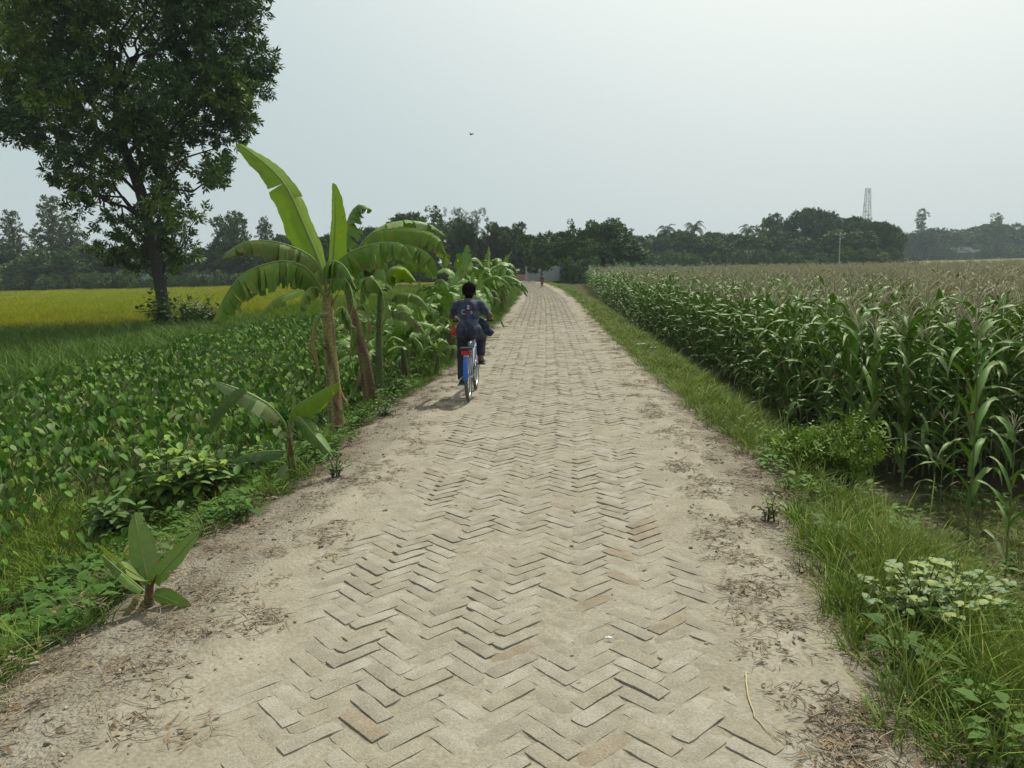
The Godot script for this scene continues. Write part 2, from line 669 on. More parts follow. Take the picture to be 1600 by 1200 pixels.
# Banana leaf: a blade of two halves along a midrib, torn between the side veins. opt: petiole, fold, bend, tear, dead, tone
func banana_leaf(points: Array, half_width: float, side: Vector3, opt := {}) -> Array:
	var rows: int = opt.get("rows", 44)
	var path := smooth_path(points, rows)
	var petiole: float = opt.get("petiole", 0.1)
	var fold: float = opt.get("fold", 0.15)
	var bend: float = opt.get("bend", -0.9)
	var tear: float = opt.get("tear", 0.12)
	var tone: Color = opt.get("tone", Color(0.115, 0.205, 0.035))
	var dead: float = opt.get("dead", 0.03)
	var other: float = opt.get("other", 1.0)      # width of the second half
	var blade := MB.new()
	var across := 5
	for hand: float in [1.0, -1.0]:
		var strip := 0.0
		var strip_len := 1.0
		var shift := 0.0
		var last := []
		for k in rows:
			var q := (float(k) / (rows - 1) - petiole) / (1.0 - petiole)
			if q < 0.0:
				continue
			var along: Vector3 = (path[mini(k + 1, rows - 1)] - path[maxi(k - 1, 0)]).normalized()
			var s := (side - along * side.dot(along)).normalized() * hand
			var up := along.cross(s) * hand
			if up.y < 0 and not opt.has("keep"):
				up = -up
			var w := half_width * pow(maxf(sin(PI * pow(clampf(q * 0.985 + 0.012, 0, 1), 0.72)), 0.0), 0.55) * (1.0 if hand > 0 else other)
			w *= 1.0 + 0.05 * sin(q * 21.0 + hand * 2.0) + 0.03 * sin(q * 47.0)
			var torn := rng.randf() < tear and q > 0.06 and q < 0.97
			var passes := 2 if torn and last.size() else 1
			for pass_no in passes:
				if pass_no == 1:
					strip = rr(-0.7, 0.45)
					shift = rr(-2.0, 2.6)
					strip_len = rr(0.82, 1.06)
				var row := []
				var p: Vector3 = path[k]
				row.append(blade.vert(p, tone.lerp(Color(0.2, 0.27, 0.07), 0.5), Vector2(0.5, q)))
				var pleat := 0.012 * (1.0 if k % 2 == 0 else -1.0) * half_width / 0.25
				for j in range(1, across + 1):
					var r := float(j) / across
					var ang := fold + (bend + strip) * (1.0 - (1.0 - r) * (1.0 - r))
					var dir := s * cos(ang) + up * sin(ang)
					if ang < -0.9:
						dir = dir.lerp(Vector3.DOWN, 0.35).normalized()
					p += dir * (w * strip_len / across) + along * (shift * 0.03 * r * half_width) + up * (pleat * (0.4 if j == 1 else 0.2) * (1 if j % 2 else -1))
					var col := tone
					var brown := noise_a.get_noise_2d(q * 6.0 + hand * 13.0 + half_width * 90.0, r * 2.0 + path[0].x * 7.0)
					if r > 0.75 and brown > 0.42 - dead * 4.0 or brown > 0.75 - dead * 3.0:
						col = Color(0.22, 0.16, 0.07)
					elif brown > 0.3 - dead:
						col = tone.lerp(Color(0.26, 0.27, 0.04), 0.45)
					row.append(blade.vert(p, col * rr(0.92, 1.06), Vector2(0.5 + 0.5 * r * hand, q)))
				if last.size() and pass_no == 0:
					for j in across:
						if hand > 0:
							blade.quad(last[j], last[j + 1], row[j + 1], row[j])
						else:
							blade.quad(last[j], row[j], row[j + 1], last[j + 1])
				last = row
	var rib := MB.new()
	var pts := []
	var rad := []
	for k in range(0, rows, 3):
		pts.append(path[k] + Vector3(0, 0.002, 0))
		rad.append(lerpf(opt.get("stalk", 0.016) * 1.05, 0.0025, pow(float(k) / rows, 0.7)))
	pts.append(path[rows - 1])
	rad.append(0.0015)
	rib.tube(pts, rad, 6, Color(0.27, 0.33, 0.11))
	return [blade, rib]

func add_banana_leaf(plant: Node3D, points: Array, half_width: float, side: Vector3, opt := {}) -> void:
	var local := []
	for p in points:
		local.append(p - plant.position)
	var two := banana_leaf(local, half_width, side, opt)
	var b := part(plant, "leaf", two[0].mesh(), M.straw if opt.get("dead", 0.0) > 0.5 else M.banana_leaf if opt.get("tone", Color(0.1, 0.2, 0.03)).g > 0.235 else M.banana_dark)
	part(b, "midrib", two[1].mesh(), M.banana_leaf)

func banana_stem(plant: Node3D, points: Array, radius: float, top_radius: float, tone := Color(0.17, 0.17, 0.06), brown := 0.6) -> void:
	var local := []
	for p in points:
		local.append(p - plant.position)
	var path := smooth_path(local, 16)
	var mb := MB.new()
	var sides := 14
	for k in path.size():
		var q := k / 15.0
		var r := lerpf(radius, top_radius, pow(q, 1.2)) * (1.0 + 0.18 * pow(1.0 - q, 6.0))
		for s in sides:
			var w := TAU * s / sides
			var rad := r * (1.0 + 0.05 * sin(w * 3.0 + q * 2.0) + 0.03 * sin(w * 5.0 - q * 5.0))
			var n := noise_a.get_noise_2d(w * 0.9 + local[0].x, q * 1.6 + local[0].z * 3.0)
			var col := tone.lerp(Color(0.19, 0.11, 0.06), smoothstep(-0.05, 0.3, n + (brown - 0.62)))
			mb.vert(path[k] + Vector3(cos(w), 0, sin(w)) * rad, col)
	for k in path.size() - 1:
		for s in sides:
			var a := k * sides + s
			var b := k * sides + (s + 1) % sides
			mb.quad(a, b, b + sides, a + sides)
	part(plant, "pseudostem", mb.mesh(), M.stem)
	# dry sheaths that peel away from the stem
	for k in (5 if brown > 0.5 else 2):
		var q := rr(0.25, 0.95)
		var at: Vector3 = path[int(q * 15)]
		var w := rr(0, TAU)
		var out := Vector3(cos(w), 0, sin(w))
		var r := lerpf(radius, top_radius, q)
		var sh := MB.new()
		var len := rr(0.16, 0.4)
		for j in 6:
			var e := j / 5.0
			var wid := r * 0.8 * (1.0 - 0.8 * e)
			var c := at + out * (r * 1.02 + 0.09 * e * e) + Vector3(0, -len * e * (1.0 if k % 3 else -0.6), 0)
			var sd := out.cross(Vector3.UP)
			var col := Color(0.16, 0.09, 0.045) * rr(0.7, 1.25)
			sh.vert(c - sd * wid - out * wid * 0.5, col)
			sh.vert(c, col)
			sh.vert(c + sd * wid - out * wid * 0.5, col)
		for j in 5:
			for e in 2:
				var a := j * 3 + e
				sh.quad(a, a + 1, a + 4, a + 3)
		part(plant, "dry_sheath", sh.mesh(), M.straw)

# a whole banana plant of a given height with arching leaves, for the row along the lane
func generic_banana(at: Vector3, height: float, leaves: int, seed_no: int, label: String, group: String) -> Node3D:
	rng.seed = seed_no
	var plant := thing("banana_plant", at, label, "banana plant", group)
	var stem_h := height * rr(0.42, 0.52)
	var lean := Vector3(rr(-0.1, 0.1), 0, rr(-0.1, 0.1)) * height
	var top := at + lean + Vector3(0, stem_h, 0)
	banana_stem(plant, [at - Vector3(0, 0.05, 0), at + lean * 0.4 + Vector3(0, stem_h * 0.5, 0), top], 0.045 * height + 0.01, 0.028 * height, Color(0.13, 0.17, 0.06), 0.45)
	var turn := rr(0, TAU)
	for k in leaves:
		var dir_a := turn + k * 2.4 + rr(-0.3, 0.3)
		var dir := Vector3(cos(dir_a), 0, sin(dir_a))
		var young := float(k) / leaves
		var len := height * rr(0.55, 0.75)
		var rise := lerpf(0.35, 1.0, young) * len * rr(0.8, 1.2)
		var reach := lerpf(0.8, 0.3, young) * len
		var fall := lerpf(0.42, -0.05, young) * len * rr(0.5, 1.2)
		var pts := [top - Vector3(0, stem_h * 0.15, 0), top + dir * reach * 0.22 + Vector3(0, rise * 0.42, 0), top + dir * reach * 0.6 + Vector3(0, rise * 0.62, 0), top + dir * reach + Vector3(0, rise * 0.62 - fall * 0.6, 0), top + dir * reach * 1.15 + Vector3(0, rise * 0.55 - fall * 1.2, 0)]
		if young > 0.75:
			pts[3] = top + dir * reach * 0.9 + Vector3(0, rise * 0.85, 0)
			pts[4] = top + dir * reach * 1.1 + Vector3(0, rise, 0)
		var tone := Color(0.085, 0.17, 0.03).lerp(Color(0.14, 0.235, 0.04), young * rr(0.3, 1.0))
		add_banana_leaf(plant, pts, height * rr(0.08, 0.115), (dir.cross(Vector3.UP) + Vector3(0, rr(-0.7, 0.7), 0)).normalized(), {"petiole": 0.2, "fold": rr(0.0, 0.7), "bend": rr(-1.3, -0.2), "tear": rr(0.1, 0.5), "tone": tone, "rows": 34, "stalk": 0.012})
	return plant

# strap leaf of maize: starts at the stalk, rises and arches over
func strap_leaf(length: float, width: float, rise: float, curl: float, twist: float, tone: Color, tip: Color, segments := 10) -> MB:
	var mb := MB.new()
	var p := Vector3.ZERO
	var ang := rise
	var step := length / segments
	for k in segments + 1:
		var q := float(k) / segments
		var fwd := Vector3(cos(ang), sin(ang), 0)
		var up := Vector3(-sin(ang), cos(ang), 0)
		var tw := twist * q
		var side := (Vector3.BACK * cos(tw) + up * sin(tw))
		var w := width * 0.5 * (0.55 + 0.45 * smoothstep(0.0, 0.25, q)) * pow(1.0 - pow(q, 2.4), 0.8)
		var wave := 0.14 * width * sin(q * 17.0 + length * 20.0)
		var col := tone.lerp(tip, smoothstep(0.55, 1.0, q)) * rr(0.93, 1.07)
		mb.vert(p + side * w + up * (w * 0.45 + wave), col)
		mb.vert(p, col.lerp(Color(0.2, 0.24, 0.1), 0.35))
		mb.vert(p - side * w + up * (w * 0.45 - wave), col)
		p += fwd * step
		ang -= curl / segments * (0.35 + 1.3 * q)
	for k in segments:
		for e in 2:
			var a := k * 3 + e
			mb.quad(a, a + 1, a + 4, a + 3)
	return mb

# heart-shaped taro blade on a petiole; the petiole starts at the origin
func taro_leaf(height: float, reach: float, size: float, pitch: float, tone: Color) -> MB:
	var mb := MB.new()
	var top := Vector3(reach, height, 0)
	mb.tube(smooth_path([Vector3.ZERO, Vector3(reach * 0.25, height * 0.6, 0), top], 5), [0.008, 0.007, 0.006, 0.005, 0.004], 4, Color(0.13, 0.19, 0.06), false)
	var outline := [Vector2(-0.12, 0.0), Vector2(-0.36, 0.10), Vector2(-0.44, 0.22), Vector2(-0.34, 0.36), Vector2(-0.1, 0.43), Vector2(0.16, 0.40), Vector2(0.42, 0.30), Vector2(0.66, 0.17), Vector2(0.86, 0.05), Vector2(0.95, 0.0)]
	var b := Basis(Vector3.BACK, pitch)
	for hand: float in [1.0, -1.0]:
		var mid := []
		var edge := []
		var half := []
		for q: Vector2 in outline:
			var fold := 0.28 * q.y
			var sag := -0.30 * q.x * q.x - 0.35 * q.y * q.y
			mid.append(mb.vert(top + b * (Vector3(q.x, sag * 0.3, 0) * size), tone.lerp(Color(0.16, 0.22, 0.09), 0.4)))
			half.append(mb.vert(top + b * (Vector3(q.x, sag * 0.4 + fold * 0.55 + 0.015 * sin(q.x * 14.0), q.y * hand * 0.55) * size), tone * rr(0.94, 1.05)))
			edge.append(mb.vert(top + b * (Vector3(q.x, sag + fold + 0.025 * sin(q.x * 11.0 + hand), q.y * hand) * size), tone * rr(0.94, 1.05)))
		for k in outline.size() - 1:
			if hand > 0:
				mb.quad(mid[k], half[k], half[k + 1], mid[k + 1])
				mb.quad(half[k], edge[k], edge[k + 1], half[k + 1])
			else:
				mb.quad(mid[k], mid[k + 1], half[k + 1], half[k])
				mb.quad(half[k], half[k + 1], edge[k + 1], edge[k])
	return mb

# a simple pointed leaf lying along +x from the origin
func oval_leaf(length: float, width: float, sag: float, tone: Color, rows := 5) -> MB:
	var mb := MB.new()
	for k in rows + 1:
		var q := float(k) / rows
		var w := width * 0.5 * pow(maxf(sin(PI * pow(q * 0.97 + 0.015, 0.85)), 0.0), 0.8)
		var y := -sag * q * q * length
		mb.vert(Vector3(q * length, y + w * 0.3, w), tone)
		mb.vert(Vector3(q * length, y, 0), tone.lerp(Color(0.18, 0.22, 0.07), 0.3))
		mb.vert(Vector3(q * length, y + w * 0.3, -w), tone)
	for k in rows:
		for e in 2:
			var a := k * 3 + e
			mb.quad(a, a + 1, a + 4, a + 3)
	return mb

# a tuft of grass blades
func grass_tuft(blades: int, height: float, width: float, spread: float, droop: float, seed_no: int, seg := 4, seed_heads := 0) -> MB:
	var r := RandomNumberGenerator.new()
	r.seed = seed_no
	var mb := MB.new()
	for k in blades:
		var a := r.randf() * TAU
		var out := Vector3(cos(a), 0, sin(a))
		var face := r.randf() * PI
		var side := Vector3(cos(face), 0, sin(face))
		var h := height * r.randf_range(0.45, 1.0)
		var at := out * spread * sqrt(r.randf())
		var a2 := a + r.randf_range(-0.9, 0.9)
		var lean := Vector3(cos(a2), 0, sin(a2)) * r.randf_range(0.1, 0.75) * droop
		var shade := r.randf_range(0.34, 0.55)
		var col := Color(shade, shade, shade * r.randf_range(0.8, 1.1))
		if r.randf() < 0.09:
			col = Color(0.7, 0.56, 0.62)
		var is_head := k < seed_heads
		if is_head:
			col = Color(0.8, 0.6, 0.7)
		var first := mb.v.size()
		for s in seg + 1:
			var q := float(s) / seg
			var p := at + Vector3(0, h * (q - 0.28 * droop * q * q), 0) + lean * h * q * q
			var w := width * 0.5 * (1.0 - 0.85 * q * q)
			if is_head:
				p = at + Vector3(0, h * 1.25 * q, 0) + lean * h * 0.35 * q * q
				w = width * (0.2 if q < 0.7 else 0.5)
			if s < seg:
				mb.vert(p - side * w, col)
				mb.vert(p + side * w, col)
			else:
				mb.vert(p, col)
		for s in seg - 1:
			mb.quad(first + s * 2, first + s * 2 + 1, first + s * 2 + 3, first + s * 2 + 2)
		mb.tri(first + seg * 2 - 2, first + seg * 2 - 1, first + seg * 2)
	return mb
# ---------------------------------------------------------------- banana plants
func pts(list: Array, z: float) -> Array:
	var out := []
	for p in list:
		out.append(zp(p[0], p[1], z + (p[2] if p.size() > 2 else 0.0)))
	return out

func build_bananas() -> void:
	rng.seed = 501
	# the tall plant with one great upright leaf
	var z := -8.55
	var base := zp(527, 668, z)
	base.y = gy(base.x, z) - 0.02
	var p1 := thing("banana_plant", base, "tallest banana plant by the lane, one huge upright leaf leaning over", "banana plant", "banana plants along the lane")
	banana_stem(p1, [base, zp(521, 600, z), zp(514, 520, z), zp(511, 455, z)], 0.086, 0.055, Color(0.40, 0.38, 0.15), 0.53)
	add_banana_leaf(p1, pts([[513, 470], [505, 430], [494, 396, -0.05], [472, 345, -0.1], [452, 300, -0.15], [425, 265, -0.2], [372, 224, -0.25]], z), 0.21, Vector3(-0.75, -0.35, 0.55), {"petiole": 0.16, "fold": -0.1, "bend": -0.35, "tear": 0.035, "other": 0.62, "keep": true, "tone": Color(0.21, 0.32, 0.035), "stalk": 0.024, "dead": 0.0})
	add_banana_leaf(p1, pts([[515, 470], [519, 420], [522, 380], [524, 330], [520, 286]], z), 0.135, Vector3(0.9, 0, 0.42), {"petiole": 0.2, "fold": 0.35, "bend": 0.25, "tear": 0.0, "keep": true, "tone": Color(0.20, 0.31, 0.04), "stalk": 0.018, "dead": 0.0})
	add_banana_leaf(p1, pts([[511, 465], [497, 413, 0.1], [466, 390, 0.2], [423, 377, 0.3], [380, 379, 0.4], [350, 399, 0.45]], z), 0.22, Vector3(0.1, -0.1, 1), {"petiole": 0.22, "fold": -0.2, "bend": -1.2, "tear": 0.32, "tone": Color(0.13, 0.19, 0.05), "dead": 0.05})
	add_banana_leaf(p1, pts([[512, 475], [497, 441, 0.1], [477, 418, 0.2], [452, 408, 0.3], [415, 413, 0.4], [378, 430, 0.5], [353, 461, 0.55], [331, 507, 0.6]], z), 0.31, Vector3(0.25, -0.2, 1), {"petiole": 0.12, "fold": -0.25, "bend": -1.5, "tear": 0.5, "tone": Color(0.12, 0.21, 0.035), "stalk": 0.022})
	add_banana_leaf(p1, pts([[512, 460], [508, 420, 0.15], [522, 408, 0.35], [541, 420, 0.55], [556, 452, 0.7]], z), 0.19, Vector3(1, 0, -0.35), {"petiole": 0.2, "fold": -0.3, "bend": -1.3, "tear": 0.2, "tone": Color(0.10, 0.18, 0.035)})
	add_banana_leaf(p1, pts([[514, 465], [525, 413, 0.05], [562, 388, 0.1], [602, 379, 0.15], [628, 382, 0.15], [644, 404, 0.15]], z), 0.29, Vector3(0.1, 0, 1), {"petiole": 0.2, "fold": -0.25, "bend": -1.5, "tear": 0.55, "tone": Color(0.11, 0.20, 0.035), "stalk": 0.02})
	add_banana_leaf(p1, pts([[513, 470], [492, 448, -0.1], [462, 455, -0.4], [430, 468, -0.6], [405, 492, -0.7]], z), 0.16, Vector3(0.1, 0, 1), {"petiole": 0.2, "fold": 0.1, "bend": -0.8, "tear": 0.1, "tone": Color(0.17, 0.27, 0.04)})
	add_banana_leaf(p1, pts([[514, 468], [530, 425, -0.15], [556, 402, -0.3], [585, 398, -0.45], [606, 416, -0.55]], z), 0.22, Vector3(0.1, 0, 1), {"petiole": 0.2, "fold": -0.1, "bend": -1.3, "tear": 0.5, "tone": Color(0.12, 0.21, 0.035)})
	add_banana_leaf(p1, pts([[513, 472], [520, 440, 0.25], [535, 432, 0.5], [548, 450, 0.7], [553, 480, 0.8]], z), 0.17, Vector3(1, 0, 0.3), {"petiole": 0.22, "fold": -0.3, "bend": -1.2, "tear": 0.4, "tone": Color(0.10, 0.185, 0.03)})
	add_banana_leaf(p1, pts([[512, 474], [498, 452, 0.2], [482, 452, 0.4], [470, 470, 0.55], [466, 496, 0.6]], z), 0.15, Vector3(0.8, 0, 0.6), {"petiole": 0.22, "fold": -0.3, "bend": -1.2, "tear": 0.4, "tone": Color(0.11, 0.19, 0.03)})
	# a dead leaf hanging down the stem, and one behind
	add_banana_leaf(p1, pts([[512, 490, 0.06], [500, 492, 0.16], [488, 520, 0.2], [496, 560, 0.2], [500, 590, 0.16]], z), 0.07, Vector3(0.7, 0, 0.6), {"petiole": 0.25, "fold": -0.6, "bend": -1.2, "tear": 0.3, "dead": 1.0, "tone": Color(0.17, 0.10, 0.05)})
	add_banana_leaf(p1, pts([[513, 500, -0.1], [535, 480, -0.2], [548, 500, -0.3], [546, 560, -0.3]], z), 0.12, Vector3(0.9, 0, 0.4), {"petiole": 0.25, "fold": -0.5, "bend": -1.0, "tear": 0.3, "tone": Color(0.08, 0.14, 0.03)})

	# the plant with the brown leaning stem behind it
	z = -10.8
	base = zp(580, 614, z)
	base.y = gy(base.x, z) - 0.02
	var p2 := thing("banana_plant", base, "banana plant with leaning brown stem and leaves arching towards the lane", "banana plant", "banana plants along the lane")
	banana_stem(p2, [base, zp(570, 565, z), zp(556, 510, z), zp(545, 455, z)], 0.095, 0.055, Color(0.32, 0.26, 0.13), 0.66)
	add_banana_leaf(p2, pts([[545, 460], [550, 410], [580, 366, 0.1], [625, 357, 0.2], [668, 362, 0.3], [693, 382, 0.4], [690, 412, 0.45]], z), 0.36, Vector3(0.1, 0.1, 1), {"petiole": 0.2, "fold": -0.2, "bend": -1.4, "tear": 0.55, "tone": Color(0.15, 0.24, 0.04), "stalk": 0.022, "dead": 0.06})
	add_banana_leaf(p2, pts([[545, 455], [556, 395, -0.2], [592, 356, -0.4], [636, 345, -0.5], [672, 351, -0.6], [697, 370, -0.7]], z), 0.27, Vector3(0, 0.3, 1), {"petiole": 0.2, "fold": 0.1, "bend": -1.0, "tear": 0.35, "tone": Color(0.10, 0.19, 0.035)})
	add_banana_leaf(p2, pts([[545, 450], [541, 390], [543, 345, -0.1], [560, 320, -0.1], [581, 328, 0.0]], z), 0.26, Vector3(0.5, 0, 0.9), {"petiole": 0.35, "fold": 0.0, "bend": -1.1, "tear": 0.55, "tone": Color(0.11, 0.2, 0.04)})
	add_banana_leaf(p2, pts([[547, 470], [566, 420, 0.2], [590, 405, 0.4], [600, 430, 0.6], [606, 470, 0.7]], z), 0.22, Vector3(0.8, 0, -0.5), {"petiole": 0.25, "fold": -0.2, "bend": -1.2, "tear": 0.3, "tone": Color(0.11, 0.2, 0.035)})
	add_banana_leaf(p2, pts([[548, 475, 0.1], [555, 462, 0.25], [551, 480, 0.3], [541, 520, 0.3]], z), 0.09, Vector3(1, 0, 0.2), {"petiole": 0.2, "fold": -0.6, "bend": -1.0, "tear": 0.4, "dead": 1.0, "tone": Color(0.15, 0.09, 0.05)})
	add_banana_leaf(p2, pts([[550, 490, 0.1], [566, 478, 0.2], [575, 500, 0.25], [571, 545, 0.25]], z), 0.09, Vector3(1, 0, 0.2), {"petiole": 0.2, "fold": -0.6, "bend": -1.0, "tear": 0.4, "dead": 1.0, "tone": Color(0.16, 0.10, 0.05)})

	add_banana_leaf(p2, pts([[546, 462], [562, 412, 0.15], [600, 385, 0.3], [645, 385, 0.4], [675, 402, 0.5], [684, 428, 0.5]], z), 0.3, Vector3(0.1, 0.1, 1), {"petiole": 0.2, "fold": -0.2, "bend": -1.3, "tear": 0.5, "tone": Color(0.14, 0.24, 0.035), "stalk": 0.02})
	add_banana_leaf(p2, pts([[545, 462], [528, 420, 0.1], [505, 415, 0.2], [488, 432, 0.3], [480, 462, 0.35]], z), 0.24, Vector3(0.5, 0, 0.8), {"petiole": 0.22, "fold": -0.2, "bend": -1.2, "tear": 0.4, "tone": Color(0.11, 0.19, 0.03)})
	add_banana_leaf(p2, pts([[546, 468], [560, 440, 0.3], [582, 436, 0.6], [598, 460, 0.8], [602, 495, 0.9]], z), 0.2, Vector3(0.8, 0, 0.5), {"petiole": 0.22, "fold": -0.25, "bend": -1.2, "tear": 0.5, "tone": Color(0.12, 0.2, 0.03)})
	# the slim green one
	z = -11.5
	base = zp(592, 604, z)
	base.y = gy(base.x, z) - 0.02
	var p3 := thing("banana_plant", base, "slim banana plant with bare green stem, top leaves glowing yellow green", "banana plant", "banana plants along the lane")
	banana_stem(p3, [base, zp(592, 560, z), zp(592, 510, z), zp(594, 450, z)], 0.062, 0.035, Color(0.17, 0.25, 0.09), 0.25)
	add_banana_leaf(p3, pts([[594, 480], [597, 440], [612, 418, 0.1], [634, 420, 0.2], [650, 440, 0.25]], z), 0.25, Vector3(0.35, 0.3, 0.9), {"petiole": 0.25, "fold": -0.2, "bend": -0.9, "tear": 0.12, "tone": Color(0.18, 0.28, 0.035)})
	add_banana_leaf(p3, pts([[594, 480], [590, 440], [578, 430, 0.1], [568, 445, 0.2], [562, 470, 0.25]], z), 0.2, Vector3(0.5, 0.3, 0.8), {"petiole": 0.25, "fold": -0.2, "bend": -1.1, "tear": 0.15, "tone": Color(0.13, 0.22, 0.04)})
	add_banana_leaf(p3, pts([[594, 500], [603, 470, 0.1], [625, 458, 0.2], [655, 464, 0.3], [672, 486, 0.35]], z), 0.17, Vector3(0.1, 0.2, 1), {"petiole": 0.3, "fold": -0.1, "bend": -1.0, "tear": 0.25, "tone": Color(0.12, 0.2, 0.04)})
	add_banana_leaf(p3, pts([[593, 520], [608, 490, 0.2], [632, 488, 0.3], [655, 504, 0.4], [664, 522, 0.5]], z), 0.15, Vector3(0.1, 0.2, 1), {"petiole": 0.3, "fold": -0.1, "bend": -0.9, "tear": 0.35, "tone": Color(0.14, 0.2, 0.06), "dead": 0.08})

	add_banana_leaf(p3, pts([[594, 478], [606, 436, -0.1], [628, 410, -0.2], [655, 408, -0.3], [678, 430, -0.35]], z), 0.24, Vector3(0.2, 0.2, 1), {"petiole": 0.25, "fold": -0.15, "bend": -1.1, "tear": 0.35, "tone": Color(0.15, 0.25, 0.035)})
	add_banana_leaf(p3, pts([[593, 530], [580, 500, 0.1], [566, 502, 0.2], [556, 525, 0.3], [552, 555, 0.3]], z), 0.14, Vector3(0.8, 0, 0.6), {"petiole": 0.25, "fold": -0.2, "bend": -1.0, "tear": 0.35, "tone": Color(0.12, 0.2, 0.04)})
	# knee-high sapling on the verge
	z = -3.87
	base = zp(232, 957, z)
	base.y = gy(base.x, z) - 0.01
	var s1 := thing("banana_sapling", base, "small banana sapling with six leaves at the sandy verge", "banana plant", "banana saplings on the verge")
	banana_stem(s1, [base, zp(233, 935, z), zp(233, 905, z)], 0.028, 0.016, Color(0.19, 0.2, 0.09), 0.45)
	var young := Color(0.15, 0.23, 0.05)
	add_banana_leaf(s1, pts([[233, 925], [229, 900], [220, 855, -0.03], [210, 802, -0.06]], z), 0.075, Vector3(0.9, 0, -0.4), {"petiole": 0.14, "fold": 0.35, "bend": -0.3, "tear": 0.02, "keep": true, "tone": Color(0.15, 0.23, 0.07), "stalk": 0.007})
	add_banana_leaf(s1, pts([[234, 925], [241, 909, 0.02], [274, 872, 0.06], [311, 831, 0.1]], z), 0.062, Vector3(0.75, 0.66, 0.25), {"keep": true, "petiole": 0.12, "fold": 0.15, "bend": -0.3, "tear": 0.02, "tone": young, "stalk": 0.006, "dead": 0.0})
	add_banana_leaf(s1, pts([[232, 925], [224, 906, 0.03], [190, 884, 0.1], [165, 862, 0.15], [153, 851, 0.17]], z), 0.058, Vector3(-0.6, 0.78, 0.25), {"keep": true, "petiole": 0.12, "fold": 0.15, "bend": -0.3, "tear": 0.02, "tone": Color(0.17, 0.24, 0.07), "stalk": 0.006})
	add_banana_leaf(s1, pts([[234, 935], [246, 931, 0.04], [278, 945, 0.12], [303, 970, 0.16], [317, 993, 0.18]], z), 0.055, Vector3(0.64, 0.74, 0.25), {"keep": true, "petiole": 0.1, "fold": 0.1, "bend": -0.4, "tear": 0.03, "tone": Color(0.13, 0.21, 0.04), "stalk": 0.006})
	add_banana_leaf(s1, pts([[232, 930], [215, 915, -0.08], [185, 890, -0.16], [160, 868, -0.2]], z), 0.05, Vector3(0.3, 0.6, 0.8), {"petiole": 0.15, "fold": -0.3, "bend": -1.0, "tear": 0.05, "tone": Color(0.10, 0.17, 0.035), "stalk": 0.006})
	add_banana_leaf(s1, pts([[233, 920], [240, 900, -0.03], [255, 880, -0.06], [275, 862, -0.08]], z), 0.018, Vector3(0.3, 0.6, 0.8), {"petiole": 0.15, "fold": -0.3, "bend": -1.0, "tear": 0.05, "dead": 1.0, "tone": Color(0.24, 0.18, 0.08), "stalk": 0.004})
	add_banana_leaf(s1, pts([[230, 935], [215, 930, 0.02], [200, 950, 0.06], [186, 972, 0.08]], z), 0.035, Vector3(0.3, 0.6, 0.8), {"petiole": 0.15, "fold": -0.5, "bend": -1.0, "tear": 0.2, "dead": 1.0, "tone": Color(0.15, 0.09, 0.05), "stalk": 0.004})
	add_banana_leaf(s1, pts([[231, 940], [222, 940, 0.04], [212, 962, 0.1], [205, 985, 0.12]], z), 0.03, Vector3(0.5, 0.3, 0.8), {"petiole": 0.15, "fold": -0.5, "bend": -1.0, "tear": 0.2, "dead": 1.0, "tone": Color(0.13, 0.075, 0.04), "stalk": 0.004})

	# waist-high sapling further on
	z = -6.47
	base = zp(459, 747, z)
	base.y = gy(base.x, z) - 0.01
	var s2 := thing("banana_sapling", base, "banana sapling with a broken leaf folded over, below the tallest plant", "banana plant", "banana saplings on the verge")
	banana_stem(s2, [base, zp(456, 720, z), zp(450, 668, z)], 0.034, 0.022, Color(0.22, 0.26, 0.09), 0.3)
	var grey := Color(0.2, 0.26, 0.12)
	add_banana_leaf(s2, pts([[450, 680], [444, 660, 0.02], [424, 636, 0.06], [384, 613, 0.1], [337, 596, 0.12]], z), 0.15, Vector3(0.1, -0.45, 0.9), {"petiole": 0.2, "fold": -0.05, "bend": -0.7, "tear": 0.02, "tone": grey, "stalk": 0.011})
	add_banana_leaf(s2, pts([[386, 611, 0.11], [368, 628, 0.16], [348, 650, 0.2], [329, 676, 0.22]], z), 0.085, Vector3(0.75, -0.2, 0.5), {"petiole": 0.0, "fold": 0.6, "bend": 0.7, "tear": 0.02, "keep": true, "tone": Color(0.11, 0.18, 0.07), "stalk": 0.006})
	add_banana_leaf(s2, pts([[450, 675], [453, 655], [457, 635, -0.02], [459, 618, -0.03]], z), 0.045, Vector3(0.9, 0, 0.3), {"petiole": 0.1, "fold": 0.9, "bend": 0.5, "tear": 0.0, "keep": true, "tone": Color(0.17, 0.24, 0.08), "stalk": 0.008})
	add_banana_leaf(s2, pts([[451, 675], [458, 640, 0.02], [485, 621, 0.05], [510, 607, 0.08], [530, 598, 0.1]], z), 0.17, Vector3(0.15, -0.1, 1), {"petiole": 0.14, "fold": -0.35, "bend": -1.0, "tear": 0.1, "tone": Color(0.17, 0.28, 0.03), "stalk": 0.011, "dead": 0.0})
	add_banana_leaf(s2, pts([[451, 680], [463, 651, 0.05], [488, 676, 0.16], [505, 696, 0.22], [520, 714, 0.26]], z), 0.11, Vector3(-0.6, -0.5, 0.7), {"petiole": 0.1, "fold": -0.2, "bend": -0.7, "tear": 0.05, "tone": Color(0.085, 0.155, 0.04), "stalk": 0.01})
	add_banana_leaf(s2, pts([[454, 712], [444, 705, 0.04], [410, 706, 0.1], [385, 711, 0.13], [364, 720, 0.15]], z), 0.085, Vector3(0.05, -0.2, 1), {"petiole": 0.15, "fold": -0.2, "bend": -1.0, "tear": 0.03, "tone": Color(0.08, 0.15, 0.05), "stalk": 0.008})
